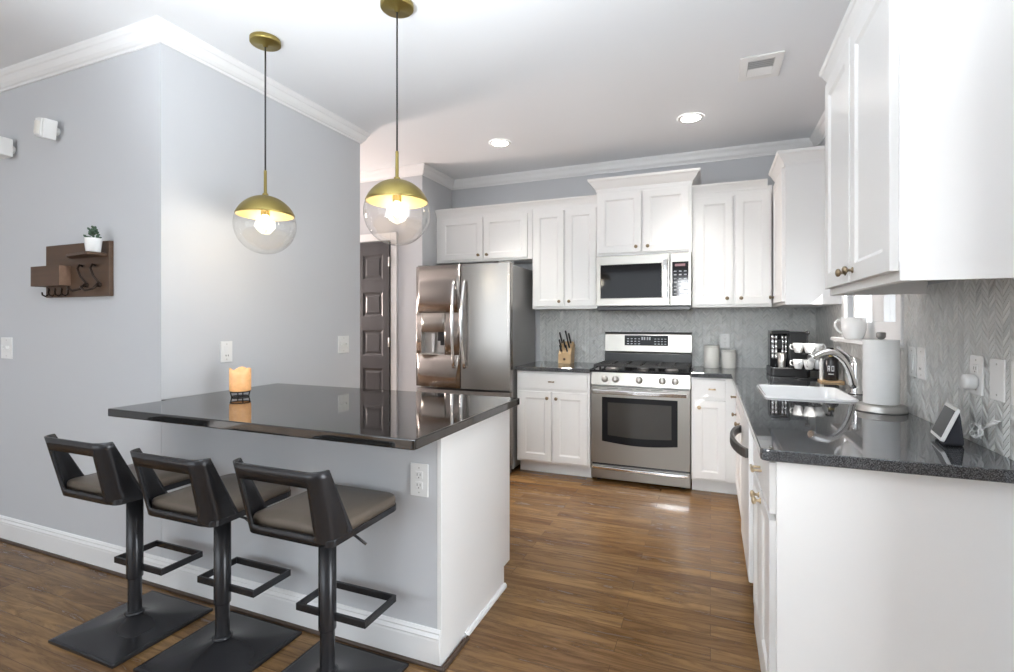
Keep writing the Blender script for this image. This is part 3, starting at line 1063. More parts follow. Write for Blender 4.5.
sensor(-3.36, 2.350, -0.12, 0.25, 'small white tilted sensor on the left wall above the key rack')
sensor(-3.80, 2.305, 0.0, 0.0, 'small white box sensor at the left picture edge')

t = thing('key_rack', 'dark wood wall rack with mail box, small shelf and bronze hooks', 'key rack', (-3.13, YK, 1.43))
MB().box(-3.43, -2.872, YK - 0.022, YK - 0.0005, 1.430, 1.716).build('backboard', M['wood_dark'], t, bevel=0.002)
bxm = MB()
bxm.box(-3.462, -3.20, YK - 0.076, YK - 0.060, 1.490, 1.598)
bxm.box(-3.462, -3.45, YK - 0.060, YK - 0.022, 1.490, 1.598)
bxm.box(-3.45, -3.212, YK - 0.060, YK - 0.022, 1.490, 1.502)
bxm.build('mail_box', M['wood_dark'], t, bevel=0.0015)
tag(MB().box(-3.212, -3.198, YK - 0.075, YK - 0.022, 1.491, 1.597).build('mail_box_end', M['wood_end'], t), 'paler sawn box end')
sh = MB()
sh.prism([(-3.20, YK - 0.022), (-3.12, YK - 0.085), (-2.91, YK - 0.115), (-2.885, YK - 0.115), (-2.885, YK - 0.022)], XY, 1.636, 1.650)
sh.build('shelf', M['wood_dark'], t, bevel=0.0015)
for hx in (-3.085, -2.975):
    k = MB()
    yb = YK - 0.022
    k.tube([(hx, yb - 0.004, 1.590), (hx - 0.006, yb - 0.018, 1.596), (hx + 0.002, yb - 0.030, 1.575), (hx + 0.018, yb - 0.026, 1.535), (hx + 0.030, yb - 0.010, 1.505), (hx + 0.030, yb - 0.008, 1.478)], [0.006, 0.006, 0.0055, 0.0055, 0.006, 0.007], 10)
    k.tube([(hx + 0.030, yb - 0.008, 1.500), (hx + 0.026, yb - 0.030, 1.468), (hx + 0.005, yb - 0.055, 1.458), (hx - 0.012, yb - 0.062, 1.470), (hx - 0.016, yb - 0.062, 1.480)], [0.007, 0.006, 0.006, 0.006, 0.007], 10)
    k.lathe([(0, 0), (0.013, 0), (0.013, 0.004), (0.008, 0.009), (0, 0.010)], (hx + 0.030, yb, 1.490), (0, -1, 0), 14)
    tag(k.build('coat_hook', M['hook'], t), 'large double coat hook')
for hx in (-3.40, -3.34, -3.28, -3.22):
    k = MB()
    yb = YK - 0.022
    k.tube([(hx, yb, 1.482), (hx, yb - 0.004, 1.446), (hx, yb - 0.016, 1.436), (hx, yb - 0.030, 1.444), (hx, yb - 0.032, 1.458)], 0.0042, 8)
    k.lathe([(0, 0), (0.009, 0), (0.008, 0.004), (0, 0.005)], (hx, yb, 1.472), (0, -1, 0), 12)
    tag(k.build('key_hook', M['hook'], t), 'small single key hook')

t = thing('potted_succulent', 'small green succulent in a white pot on the key rack shelf', 'plant', (-2.912, YK - 0.072, 1.651))
px, py = -2.912, YK - 0.072
MB().lathe([(0, 0), (0.028, 0), (0.031, 0.003), (0.038, 0.066), (0.038, 0.070), (0.035, 0.070), (0.033, 0.060), (0, 0.058)], (px, py, 1.651), n=28).build('pot', M['ceramic'], t)
MB().lathe([(0, 0.062), (0.030, 0.061), (0.0335, 0.060)], (px, py, 1.651), n=20).build('soil', M['soil'], t)
lf = MB()
for i in range(34):
    a = i * 2.4
    lv = i / 34
    cx_ = px + math.cos(a) * 0.012 * (1 - lv) + (-0.022 if i % 7 == 0 else 0.004)
    cy_ = py + math.sin(a) * 0.012 * (1 - lv)
    z = 1.712 + lv * 0.062
    d = Vector((math.cos(a), math.sin(a), 0.45 + lv)).normalized()
    L_ = 0.026 - 0.010 * lv
    lf.lathe([(0, 0), (0.0045, L_ * 0.3), (0.006, L_ * 0.65), (0.003, L_ * 0.92), (0, L_)], (cx_, cy_, z), d, 7)
lf.tube([(px, py, 1.708), (px + 0.003, py, 1.745), (px + 0.005, py, 1.775)], 0.003, 6)
lf.build('leaves', M['leaf'], t)

# ------------------------------------------------------------------ amber candle holder
cx0, cy0 = -2.225, 1.872
t = thing('candle_holder', 'amber glass candle holder on a dark metal stand on the bar top', 'candle holder', (cx0, cy0, 0.914))
cup = MB()
n = 40
rows = [(0.046, 0.030), (0.050, 0.036), (0.0505, 0.075), (0.0505, 0.110), (0.0505, 0.140)]
vs, fs = [], []
for ri, (r, z) in enumerate(rows):
    for k in range(n):
        a = 2 * PI * k / n
        zz = z + (0.010 * math.sin(3 * a + 1.0) if ri == len(rows) - 1 else 0)
        vs.append((cx0 + r * math.cos(a), cy0 + r * math.sin(a), 0.914 + zz))
for ri in range(len(rows) - 1):
    for k in range(n):
        fs.append((ri * n + k, ri * n + (k + 1) % n, (ri + 1) * n + (k + 1) % n, (ri + 1) * n + k))
fs.append(tuple(range(n))[::-1])
cup.add(vs, fs, True)
g = cup.build('glass_cup', M['amber'], t)
md = g.modifiers.new('thickness', 'SOLIDIFY')
md.thickness = 0.003
md.offset = -1
st = MB()
for zz in (0.028,):
    st.tube([(cx0 + 0.046 * math.cos(2 * PI * k / 24), cy0 + 0.046 * math.sin(2 * PI * k / 24), 0.914 + zz) for k in range(24)], 0.0028, 8, closed=True)
st.tube([(cx0 + 0.040 * math.cos(2 * PI * k / 24), cy0 + 0.040 * math.sin(2 * PI * k / 24), 0.914 + 0.003) for k in range(24)], 0.0028, 8, closed=True)
for k in range(4):
    a = PI / 4 + k * PI / 2 + 0.35
    st.tube([(cx0 + 0.040 * math.cos(a), cy0 + 0.040 * math.sin(a), 0.9165), (cx0 + 0.046 * math.cos(a), cy0 + 0.046 * math.sin(a), 0.942)], 0.0028, 8)
st.build('metal_stand', M['black_metal'], t)
t2 = thing('tealight_candle', 'small lit tealight burning inside the amber candle holder', 'candle', (cx0, cy0, 0.948))
MB().lathe([(0, 0.0), (0.019, 0.0), (0.019, 0.026), (0.016, 0.028), (0, 0.026)], (cx0, cy0, 0.948), n=20).build('wax', M['wax'], t2)
MB().lathe([(0, 0.030), (0.004, 0.036), (0.005, 0.043), (0.003, 0.054), (0, 0.062)], (cx0, cy0, 0.948), n=12).build('flame', M['flame'], t2)


# ------------------------------------------------------------------ cabinet helpers
def knob_mb(p, d):
    return MB().lathe([(0, 0), (0.010, 0), (0.010, 0.003), (0.005, 0.006), (0.005, 0.014), (0.012, 0.018), (0.0145, 0.023), (0.013, 0.028), (0.007, 0.031), (0, 0.0315)], p, d, 20)


def bar_pull(F, u, z, d, L=0.10, vertical=False):
    m = MB()
    if vertical:
        a, b = F(u, d + 0.030, z - L / 2), F(u, d + 0.030, z + L / 2)
        posts = [(u, z - L * 0.32), (u, z + L * 0.32)]
    else:
        a, b = F(u - L / 2, d + 0.030, z), F(u + L / 2, d + 0.030, z)
        posts = [(u - L * 0.32, z), (u + L * 0.32, z)]
    m.tube([a, b], 0.0055, 12)
    for pu, pz in posts:
        m.tube([F(pu, d, pz), F(pu, d + 0.030, pz)], 0.0045, 10)
    return m


def outward(F):
    return Vector(F(0, 1, 0)) - Vector(F(0, 0, 0))


def add_door(t, F, u0, u1, z0, z1, knob=None, rail=0.055, material='knob'):
    d = MB().panel(F, u0, u1, z0, z1, 0.0005, 0.020, rail).build('door', M['cabinet'], t)
    if knob:
        tag(knob_mb(F(knob[0], 0.0205, knob[1]), outward(F)).build('knob', M[material], d), 'round bronze knob')
    return d


def fbox(F, u0, u1, d0, d1, z0, z1, m=None):
    a, b = F(u0, d0, z0), F(u1, d1, z1)
    m = m or MB()
    return m.box(a[0], b[0], a[1], b[1], a[2], b[2])


def add_drawer(t, F, u0, u1, z0, z1, pull=None, L=0.07, material='knob'):
    d = fbox(F, u0, u1, 0.0005, 0.0205, z0, z1).build('drawer', M['cabinet'], t, bevel=0.003)
    if pull:
        bar_pull(F, pull[0], pull[1], 0.0205, L).build('pull', M[material], d)
    return d


def cab_crown(path, z0, h, out):
    p = [(0, z0), (0.006, z0), (0.008, z0 + h * 0.18), (out * 0.35, z0 + h * 0.35), (out * 0.75, z0 + h * 0.72), (out * 0.92, z0 + h * 0.78), (out, z0 + h * 0.9), (out, z0 + h), (0, z0 + h)]
    return MB().sweep(path, p)


# ------------------------------------------------------------------ upper cabinets, rear wall
YU = 4.332
F = FB(YU)
ZB, ZT = 1.410, 2.345
t = thing('upper_cabinet', 'white two-door wall cabinet over the refrigerator', 'cabinet', (-2.0, YU, 1.868))
MB().box(-2.497, -1.502, YU, YB - 0.004, 1.868, ZT).build('body', M['cabinet'], t, bevel=0.0015)
add_door(t, F, -2.448, -1.992, 1.887, 2.285, (-2.030, 1.925))
add_door(t, F, -1.980, -1.545, 1.887, 2.285, (-1.942, 1.925))
cab_crown([(-2.497, YU), (-1.500, YU)], 2.322, 0.066, 0.036).build('crown', M['cabinet'], t)

t = thing('upper_cabinet', 'tall white two-door wall cabinet between refrigerator and microwave', 'cabinet', (-1.2, YU, ZB))
MB().box(-1.500, -0.902, YU, YB - 0.004, ZB, ZT).build('body', M['cabinet'], t, bevel=0.0015)
add_door(t, F, -1.483, -1.202, 1.432, 2.285, (-1.240, 1.475))
add_door(t, F, -1.188, -0.915, 1.432, 2.285, (-1.150, 1.475))
cab_crown([(-1.500, YU), (-0.902, YU)], 2.322, 0.066, 0.036).build('crown', M['cabinet'], t)

YM = 4.272
FM = FB(YM)
t = thing('upper_cabinet', 'raised white wall cabinet with wide crown above the microwave', 'cabinet', (-0.52, YM, 1.852))
MB().box(-0.900, -0.137, YM, YB - 0.004, 1.852, 2.43).build('body', M['cabinet'], t, bevel=0.0015)
add_door(t, FM, -0.882, -0.530, 1.872, 2.375, (-0.568, 1.915))
add_door(t, FM, -0.512, -0.160, 1.872, 2.375, (-0.474, 1.915))
cab_crown([(-0.900, YB - 0.004), (-0.900, YM), (-0.137, YM), (-0.137, YB - 0.004)], 2.402, 0.100, 0.066).build('crown', M['cabinet'], t)

t = thing('upper_cabinet', 'tall white two-door wall cabinet right of the microwave', 'cabinet', (0.15, YU, ZB))
MB().box(-0.135, 0.438, YU, YB - 0.004, ZB, ZT).build('body', M['cabinet'], t, bevel=0.0015)
add_door(t, F, -0.108, 0.164, 1.432, 2.285, (0.122, 1.480))
add_door(t, F, 0.180, 0.428, 1.432, 2.285, (0.222, 1.480))
cab_crown([(-0.135, YU), (0.405, YU)], 2.322, 0.066, 0.036).build('crown', M['cabinet'], t)

t = thing('upper_cabinet', 'white corner wall cabinet left of the sink window, plain side towards the room', 'cabinet', (0.6, 3.8, ZB))
XC = 0.462
FC = FR(XC)
MB().box(XC, XR - 0.004, 3.80, YB - 0.004, ZB, 2.36).build('body', M['cabinet'], t, bevel=0.0015)
add_door(t, FC, 3.815, 4.30, 1.432, 2.325, (4.255, 1.480))
cab_crown([(XR - 0.004, 3.80), (XC, 3.80), (XC, 4.298)][::-1], 2.335, 0.090, 0.052).build('crown', M['cabinet'], t)

# near wall cabinet on the right
t = thing('upper_cabinet', 'big white wall cabinet in the right foreground with two dark-knobbed doors', 'cabinet', (0.62, 2.03, 1.405))
XN = 0.462
FN = FR(XN)
bd = MB()
bd.box(XN, XR - 0.004, 1.612, 2.445, 1.455, 2.32)
bd.box(XN, XN + 0.022, 1.612, 2.445, 1.405, 1.455)
bd.box(XN + 0.022, XR - 0.004, 1.612, 1.63, 1.405, 1.455)
bd.box(XN + 0.022, XR - 0.004, 2.427, 2.445, 1.405, 1.455)
bd.build('body', M['cabinet'], t, bevel=0.0015)
add_door(t, FN, 1.622, 2.030, 1.432, 2.275, (1.992, 1.470), 0.058)
add_door(t, FN, 2.046, 2.432, 1.432, 2.275, (2.088, 1.470), 0.058)
cab_crown([(XR - 0.004, 2.445), (XN, 2.445), (XN, 1.612), (XR - 0.004, 1.612)], 2.272, 0.080, 0.034).build('crown', M['cabinet'], t)

# ------------------------------------------------------------------ refrigerator
t = thing('refrigerator', 'stainless french-door refrigerator with ice dispenser', 'refrigerator', (-2.02, 4.3, 0))
fx0, fx1, fyd, fyb, ftop = -2.485, -1.562, 4.00, 4.615, 1.795
MB().box(fx0 + 0.006, fx1 - 0.006, fyd + 0.012, fyb, 0.03, ftop - 0.012).build('body', M['steel_dark'], t, bevel=0.006)
xm = (fx0 + fx1) / 2 + 0.005


def bulge(x):
    u = (x - (fx0 + fx1) / 2) / ((fx1 - fx0) / 2)
    return fyd - 0.058 - 0.040 * (1 - u * u)


def door_front(xa, xb, z0, z1, n=16, hole=None):
    m = MB()
    pl = [(xa + (xb - xa) * k / n, bulge(xa + (xb - xa) * k / n)) for k in range(n + 1)]
    pl = [(xa, fyd), (xa, bulge(xa) + 0.012)] + [(xa + 0.006, bulge(xa + 0.006) + 0.002)] + pl[1:-1] + [(xb - 0.006, bulge(xb - 0.006) + 0.002), (xb, bulge(xb) + 0.012), (xb, fyd)]
    m.prism(pl, XY, z0, z1, smooth=False)
    return m


ZD = 0.715
# left door is built round the dispenser niche
hx0, hx1, hz0, hz1 = -2.425, -2.172, 1.005, 1.375
ld = MB()
for a, b, c, d in ((fx0, xm - 0.003, hz1, ftop), (fx0, xm - 0.003, ZD, hz0), (fx0, hx0, hz0, hz1), (hx1, xm - 0.003, hz0, hz1)):
    n = 12
    pl = [(a + (b - a) * k / n, bulge(a + (b - a) * k / n)) for k in range(n + 1)]
    ld.prism([(a, fyd)] + pl + [(b, fyd)], XY, c, d, smooth=True)
ld.box(hx0, hx1, fyd - 0.012, fyd, hz0, hz1)
ldo = ld.build('left_door', M['steel_v'], t)
pn = MB()
yy = bulge(-2.3) - 0.0
pn.prism([(hx0 + (hx1 - hx0) * k / 8, bulge(hx0 + (hx1 - hx0) * k / 8) - 0.003) for k in range(9)] + [(hx1, fyd - 0.03), (hx0, fyd - 0.03)], XY, 1.205, hz1, smooth=True)
tag(pn.build('dispenser_panel', M['steel'], ldo), 'flat steel dispenser control panel')
nc = MB()
nc.box(hx0, hx1, fyd - 0.016, fyd - 0.012, hz0, 1.205)
nc.box(hx0, hx0 + 0.004, fyd - 0.066, fyd - 0.012, hz0, 1.205)
nc.box(hx1 - 0.004, hx1, fyd - 0.066, fyd - 0.012, hz0, 1.205)
tag(nc.build('dispenser_niche', M['satin'], ldo), 'recessed dispenser bay')
pd_ = MB()
pd_.prism([(-2.335, 1.190), (-2.300, 1.190), (-2.308, 1.020), (-2.330, 1.020)], XZ, fyd - 0.045, fyd - 0.036)
tag(pd_.build('ice_paddle', M['white_plastic'], ldo, bevel=0.003), 'pale water paddle')
pd_ = MB().box(-2.255, -2.185, fyd - 0.075, fyd - 0.02, 1.125, 1.205)
pd_.box(-2.235, -2.205, fyd - 0.06, fyd - 0.02, 1.085, 1.125)
tag(pd_.build('ice_chute', M['black_plastic'], ldo, bevel=0.004), 'black ice chute')
MB().box(hx0, hx1, fyd - 0.090, fyd - 0.012, hz0 - 0.004, hz0 + 0.008).build('drip_tray', M['satin'], ldo, bevel=0.002)
rd = door_front(xm + 0.003, fx1, ZD, ftop).build('right_door', M['steel_v'], t)
fz = door_front(fx0, fx1, 0.085, ZD - 0.018, 20).build('freezer_drawer', M['steel_v'], t)
for hx, par, dirx in ((xm - 0.040, ldo, -1), (xm + 0.046, rd, 1)):
    hm = MB()
    pts, rad = [], []
    yb_ = bulge(hx)
    for k in range(17):
        q = k / 16
        z = 0.895 + (1.655 - 0.895) * q
        off = 0.022 + 0.045 * math.sin(PI * q) ** 0.8
        pts.append((hx + dirx * 0.010 * (1 - math.sin(PI * q)), yb_ - off, z))
        rad.append(0.0135 + 0.002 * math.sin(PI * q))
    hm.tube(pts, rad, 14)
    for z in (0.905, 1.645):
        hm.tube([(hx + dirx * 0.008, yb_ + 0.004, z), (hx + dirx * 0.008, yb_ - 0.030, z)], 0.012, 12)
    tag(hm.build('handle', M['chrome'], par), 'bowed bright handle')
hm = MB()
hz = 0.620
pts = []
for k in range(17):
    q = k / 16
    x = fx0 + 0.09 + (fx1 - fx0 - 0.18) * q
    pts.append((x, bulge(x) - 0.022 - 0.030 * math.sin(PI * q) ** 0.7, hz))
hm.tube(pts, 0.013, 14)
for q in (0, 16):
    hm.tube([(pts[q][0], bulge(pts[q][0]) + 0.004, hz), (pts[q][0], pts[q][1], hz)], 0.011, 12)
hm.build('handle', M['chrome'], fz)
for x in (fx0 + 0.06, fx1 - 0.06):
    MB().box(x - 0.05, x + 0.05, fyd - 0.05, fyd + 0.06, ftop - 0.004, ftop + 0.014).build('hinge_cap', M['steel_dark'], t, bevel=0.004)
MB().box(fx0 + 0.02, fx1 - 0.02, fyd - 0.02, fyd + 0.02, 0.006, 0.08).build('toe_grille', M['black_plastic'], t)
for x in (fx0 + 0.05, fx1 - 0.05):
    for y in (4.1, 4.55):
        MB().cyl((x, y, 0), (0, 0, 1), 0.02, 0.035, 14).build('foot', M['black_plastic'], t)

# ------------------------------------------------------------------ base cabinets, rear wall
YF = 4.066
F = FB(YF)


def base_body(x0, x1, yf, t, toe=0.078):
    MB().box(x0, x1, yf, YB - 0.001, 0.102, 0.878).build('body', M['cabinet'], t, bevel=0.0015)
    MB().box(x0 + 0.001, x1 - 0.001, yf + toe, YB - 0.02, 0.0, 0.102).build('toe_kick', M['trim'], t)


t = thing('base_cabinet', 'white base cabinet with one drawer and two doors beside the refrigerator', 'cabinet', (-1.23, YF, 0))
base_body(-1.548, -0.912, YF, t)
add_drawer(t, F, -1.525, -0.932, 0.728, 0.862, (-1.228, 0.795), 0.05)
add_door(t, F, -1.525, -1.235, 0.122, 0.706, (-1.268, 0.655))
add_door(t, F, -1.222, -0.932, 0.122, 0.706, (-1.189, 0.655))

t = thing('base_cabinet', 'narrow white base cabinet with drawer and door right of the range', 'cabinet', (0.03, YF, 0))
base_body(-0.133, 0.190, YF, t)
add_drawer(t, F, -0.112, 0.105, 0.728, 0.862, (0.012, 0.795), 0.05, 'pull')
add_door(t, F, -0.112, 0.105, 0.122, 0.706, (-0.078, 0.655), 0.05, 'pull')

# ------------------------------------------------------------------ right run
XF = 0.190
FX = FR(XF)


def side_body(y0, y1, t, toe=0.075):
    MB().box(XF, XR - 0.001, y0, y1, 0.102, 0.878).build('body', M['cabinet'], t, bevel=0.0015)
    MB().box(XF + toe, XR - 0.02, y0 + 0.001, y1 - 0.001, 0.0, 0.102).build('toe_kick', M['trim'], t)


t = thing('base_cabinet', 'white sink base cabinet below the sink beyond the dishwasher', 'cabinet', (0.45, 3.5, 0))
MB().box(XF, XR - 0.001, 3.012, YF - 0.001, 0.102, 0.60).build('body', M['cabinet'], t, bevel=0.0015)
MB().box(XF, XF + 0.02, 3.012, YF - 0.001, 0.60, 0.878).build('face_frame', M['cabinet'], t, bevel=0.0015)
MB().box(XF + 0.075, XR - 0.02, 3.013, YF - 0.002, 0.0, 0.102).build('toe_kick', M['trim'], t)
add_drawer(t, FX, 3.030, 3.50, 0.728, 0.862)
add_drawer(t, FX, 3.515, 4.00, 0.728, 0.862, (3.93, 0.760), 0.06)
add_door(t, FX, 3.030, 3.50, 0.122, 0.706, (3.462, 0.655))
add_door(t, FX, 3.515, 4.00, 0.122, 0.706, (3.90, 0.640))

t = thing('dishwasher', 'white dishwasher with a big bowed dark handle under the right counter', 'dishwasher', (0.45, 2.7, 0))
MB().box(XF + 0.01, XR - 0.02, 2.402, 3.006, 0.10, 0.66).build('tub', M['steel_dark'], t)
dd = fbox(FX, 2.415, 3.002, 0.0, 0.036, 0.165, 0.868).build('front_door', M['white_plastic'], t, bevel=0.006)
MB().box(XF + 0.06, XR - 0.03, 2.41, 3.0, 0.004, 0.10).build('kick_plate', M['black_plastic'], t)
hm = MB()
pts = []
for k in range(19):
    q = k / 18
    pts.append((XF - 0.040 - 0.052 * math.sin(PI * q) ** 0.65, 2.430 + 0.545 * q, 0.722))
hm.strap([(p[0], p[1], p[2]) for p in pts], 0.042, 0.018)
tag(hm.build('handle', M['graphite'], dd, bevel=0.004), 'bowed dark steel handle')

t = thing('base_cabinet', 'white base cabinet at the near end of the right counter, plain white end', 'cabinet', (0.45, 2.0, 0))
MB().box(XF, XR - 0.004, 1.742, 2.398, 0.0, 0.878).build('body', M['cabinet'], t, bevel=0.0015)
MB().box(XF - 0.016, XF, 1.742, 2.398, 0.0, 0.092).build('base_trim', M['cabinet'], t, bevel=0.002)
tag(MB().box(XF - 0.004, XR - 0.004, 1.722, 1.742, 0.0, 0.878).build('end_panel', M['cabinet'], t, bevel=0.0015), 'wide plain end panel')
add_drawer(t, FX, 1.756, 2.385, 0.700, 0.862, (2.03, 0.765), 0.075, 'pull')
add_door(t, FX, 1.756, 2.063, 0.105, 0.680, None)
dd = add_door(t, FX, 2.078, 2.385, 0.105, 0.680, None)
tag(knob_mb(FX(2.035, 0.0205, 0.648), outward(FX)).build('knob', M['pull'], t), 'round champagne knob')
tag(knob_mb(FX(2.105, 0.0205, 0.648), outward(FX)).build('knob', M['pull'], t), 'round champagne knob')

# ------------------------------------------------------------------ countertops
ct = MB().box(-1.552, -0.906, 4.027, YB - 0.009, 0.879, 0.914)
tag(ct.build('countertop', M['granite_grey'], None, (-1.2, 4.3, 0.879), bevel=0.004, seg=3), 'short black granite counter left of the range carrying the knife block', 'countertop')
xs = [-0.134, 0.141, 0.262, 0.655, XR - 0.009]
ys = [1.692, 2.840, 3.345, 4.027, YB - 0.009]
ct = MB().cells(xs, ys, lambda i, j: (i >= 1 or j == 3) and not (i == 2 and j == 1), 0.879, 0.914)
tag(round_corner(ct.build('countertop', M['granite_grey'], None, (0.45, 3.0, 0.879), bevel=0.004, seg=3), 0.141, 1.692, 0.022), 'long black speckled granite counter on the right holding the sink', 'countertop')

# sink: one white drop-in bowl with a rolled rim
t = thing('kitchen_sink', 'white drop-in sink bowl in the right counter below the window', 'sink', (0.46, 3.09, 0.70))
x0, x1, y0, y1 = 0.264, 0.653, 2.842, 3.343
cx_, cy_ = (x0 + x1) / 2, (y0 + y1) / 2
rings = [(1.045, 0.9145), (1.045, 0.920), (1.03, 0.924), (1.0, 0.923), (0.985, 0.915), (0.965, 0.86), (0.945, 0.76), (0.90, 0.722), (0.15, 0.712)]
ob = rrect(x0, x1, y0, y1, 0.045, 6)
vs, fs = [], []
for k, z in rings:
    vs += [(cx_ + (a - cx_) * k, cy_ + (b - cy_) * k, z) for a, b in ob]
L = len(ob)
for r in range(len(rings) - 1):
    for k in range(L):
        fs.append((r * L + k, r * L + (k + 1) % L, (r + 1) * L + (k + 1) % L, (r + 1) * L + k))
fs.append(tuple(range((len(rings) - 1) * L, len(rings) * L)))
b = MB().add(vs, fs, True).build('bowl', M['sink'], t)
dn = MB().lathe([(0, 0), (0.018, 0.0), (0.030, 0.002), (0.038, 0.003), (0.040, 0.0)], (cx_, cy_, 0.7135), n=24)
tag(dn.build('drain', M['chrome'], t), 'round metal drain')

# faucet
t = thing('faucet', 'chrome arched pull-out faucet with flat lever beside the sink', 'faucet', (0.716, 3.17, 0.914))
fx, fy = 0.716, 3.17
MB().lathe([(0, 0), (0.034, 0), (0.034, 0.005), (0.027, 0.010), (0.0255, 0.05), (0.0255, 0.155), (0.024, 0.172), (0.018, 0.186), (0.008, 0.193), (0, 0.194)], (fx, fy, 0.9143), n=32).build('body', M['chrome'], t)
sp = MB()
P0, P1, P2, P3 = Vector((fx - 0.012, fy - 0.010, 0.950)), Vector((fx - 0.045, fy - 0.045, 1.115)), Vector((fx - 0.125, fy - 0.10, 1.185)), Vector((0.478, 2.985, 1.108))
pts, rad = [], []
for k in range(25):
    q = k / 24
    pts.append(P0 * (1 - q) ** 3 + P1 * 3 * q * (1 - q) ** 2 + P2 * 3 * q * q * (1 - q) + P3 * q ** 3)
    rad.append(0.018 - 0.002 * math.sin(PI * q) + (0.002 if q > 0.7 else 0))
sp.tube(pts, rad, 18)
sp.build('spout', M['chrome'], t)
lv = MB()
lv.prism([(0.0, 1.085), (0.012, 1.112), (0.145, 1.158), (0.150, 1.150), (0.060, 1.108), (0.030, 1.060)], lambda a, b, d: (fx - 0.014 - 0.30 * a + d * 0.9, fy + 0.92 * a + d * 0.3, b), -0.010, 0.010)
tag(lv.build('lever', M['chrome'], t, bevel=0.004), 'flat lever')

# ------------------------------------------------------------------ gas range
t = thing('gas_range', 'stainless gas range with oven window and storage drawer', 'range', (-0.52, 4.3, 0))
rx0, rx1, ryf = -0.902, -0.140, 4.062
MB().box(rx0 + 0.002, rx1 - 0.002, ryf + 0.03, 4.63, 0.03, 0.900).build('body', M['steel_dark'], t, bevel=0.002)
for x in (rx0 + 0.05, rx1 - 0.05):
    for y in (4.14, 4.58):
        MB().cyl((x, y, 0), (0, 0, 1), 0.018, 0.035, 12).build('foot', M['black_plastic'], t)
FRg = FB(ryf + 0.03)
dw = fbox(FRg, rx0, rx1, 0, 0.030, 0.030, 0.137).build('storage_drawer', M['steel'], t, bevel=0.003)
hm = MB()
pts = [(rx0 + 0.02 + (rx1 - rx0 - 0.04) * k / 14, ryf - 0.014 - 0.010 * math.sin(PI * k / 14), 0.122) for k in range(15)]
hm.strap(pts, 0.022, 0.026)
tag(hm.build('handle', M['chrome'], dw, bevel=0.004), 'full-width bright lip handle')
MB().box(rx0 + 0.004, rx1 - 0.004, ryf + 0.022, ryf + 0.031, 0.136, 0.160).build('gap_shade_strip', M['black_plastic'], t)  # black strip stands in for the shade between door and drawer
# oven door with framed window
od = MB()
wx0, wx1, wz0, wz1 = -0.812, -0.232, 0.335, 0.690
od.cells([rx0, wx0 + 0.01, wx1 - 0.01, rx1], [0.155, wz0 + 0.01, wz1 - 0.01, 0.772], lambda i, j: not (i == 1 and j == 1), ryf, ryf + 0.03)
od.v = [(x, z, y) for x, y, z in od.v]
odo = od.build('oven_door', M['steel'], t, bevel=0.003)
# black surround whose lower edge bows down
n = 16
low = [(wx0 + (wx1 - wx0) * k / n, wz0 - 0.022 * math.sin(PI * k / n)) for k in range(n + 1)]
ins0, insz0, insz1 = 0.045, 0.385, 0.648
outer = low + [(wx1, wz1), (wx0, wz1)]
inner = [(wx0 + ins0 + (wx1 - wx0 - 2 * ins0) * k / n, insz0 - 0.012 * math.sin(PI * k / n)) for k in range(n + 1)] + [(wx1 - ins0, insz1), (wx0 + ins0, insz1)]
sr = MB()
L = len(outer)
vs = [(a, ryf - 0.004, b) for a, b in outer] + [(a, ryf - 0.004, b) for a, b in inner] + [(a, ryf + 0.012, b) for a, b in outer] + [(a, ryf + 0.012, b) for a, b in inner]
fs = []
for k in range(L):
    k2 = (k + 1) % L
    fs += [(k, k2, L + k2, L + k), (2 * L + k, 3 * L + k, 3 * L + k2, 2 * L + k2), (k, 2 * L + k, 2 * L + k2, k2), (L + k, L + k2, 3 * L + k2, 3 * L + k)]
sr.add(vs, fs)
sr.build('window_surround', M['black_gloss'], odo)
gw = MB()
gw.prism([(a, b) for a, b in inner], XZ, ryf + 0.000, ryf + 0.008)
tag(gw.build('oven_window', M['oven_glass'], odo), 'dark oven glass')
hm = MB()
pts = [(rx0 + 0.022 + (rx1 - rx0 - 0.044) * k / 18, ryf - 0.030 - 0.016 * math.sin(PI * k / 18), 0.735) for k in range(19)]
hm.strap(pts, 0.030, 0.016)
for x in (rx0 + 0.035, rx1 - 0.035):
    hm.box(x - 0.012, x + 0.012, ryf - 0.028, ryf + 0.002, 0.722, 0.748)
tag(hm.build('handle', M['chrome'], odo, bevel=0.004), 'broad bright oven handle')
vs_ = MB()
for k in range(5):
    x = rx0 + 0.13 + k * 0.115
    vs_.box(x, x + 0.085, ryf - 0.0008, ryf + 0.001, 0.759, 0.764)
vs_.build('vent_slots', M['slot'], odo)
cpn = MB()
cpn.prism([(ryf - 0.004, 0.785), (ryf + 0.03, 0.785), (ryf + 0.03, 0.888), (ryf + 0.016, 0.888)], YZ, rx0, rx1)
cpo = cpn.build('control_panel', M['steel'], t, bevel=0.002)
for k, x in enumerate((-0.790, -0.705, -0.520, -0.345, -0.250)):
    kb = MB()
    d = Vector((0, -1, 0.20)).normalized()
    o = Vector((x, ryf + 0.005, 0.835))
    kb.lathe([(0, -0.002), (0.026, -0.002), (0.027, 0.004), (0.022, 0.008), (0.019, 0.024), (0.017, 0.028), (0, 0.029)], o, d, 24)
    kb.box(x - 0.004, x + 0.004, ryf - 0.030, ryf - 0.014, 0.822, 0.862)
    kb.build('burner_knob', M['satin'], cpo)
ck = MB()
ck.box(rx0 - 0.001, rx1 + 0.001, ryf + 0.004, 4.57, 0.888, 0.906)
cko = ck.build('cooktop', M['black_gloss'], t, bevel=0.004)
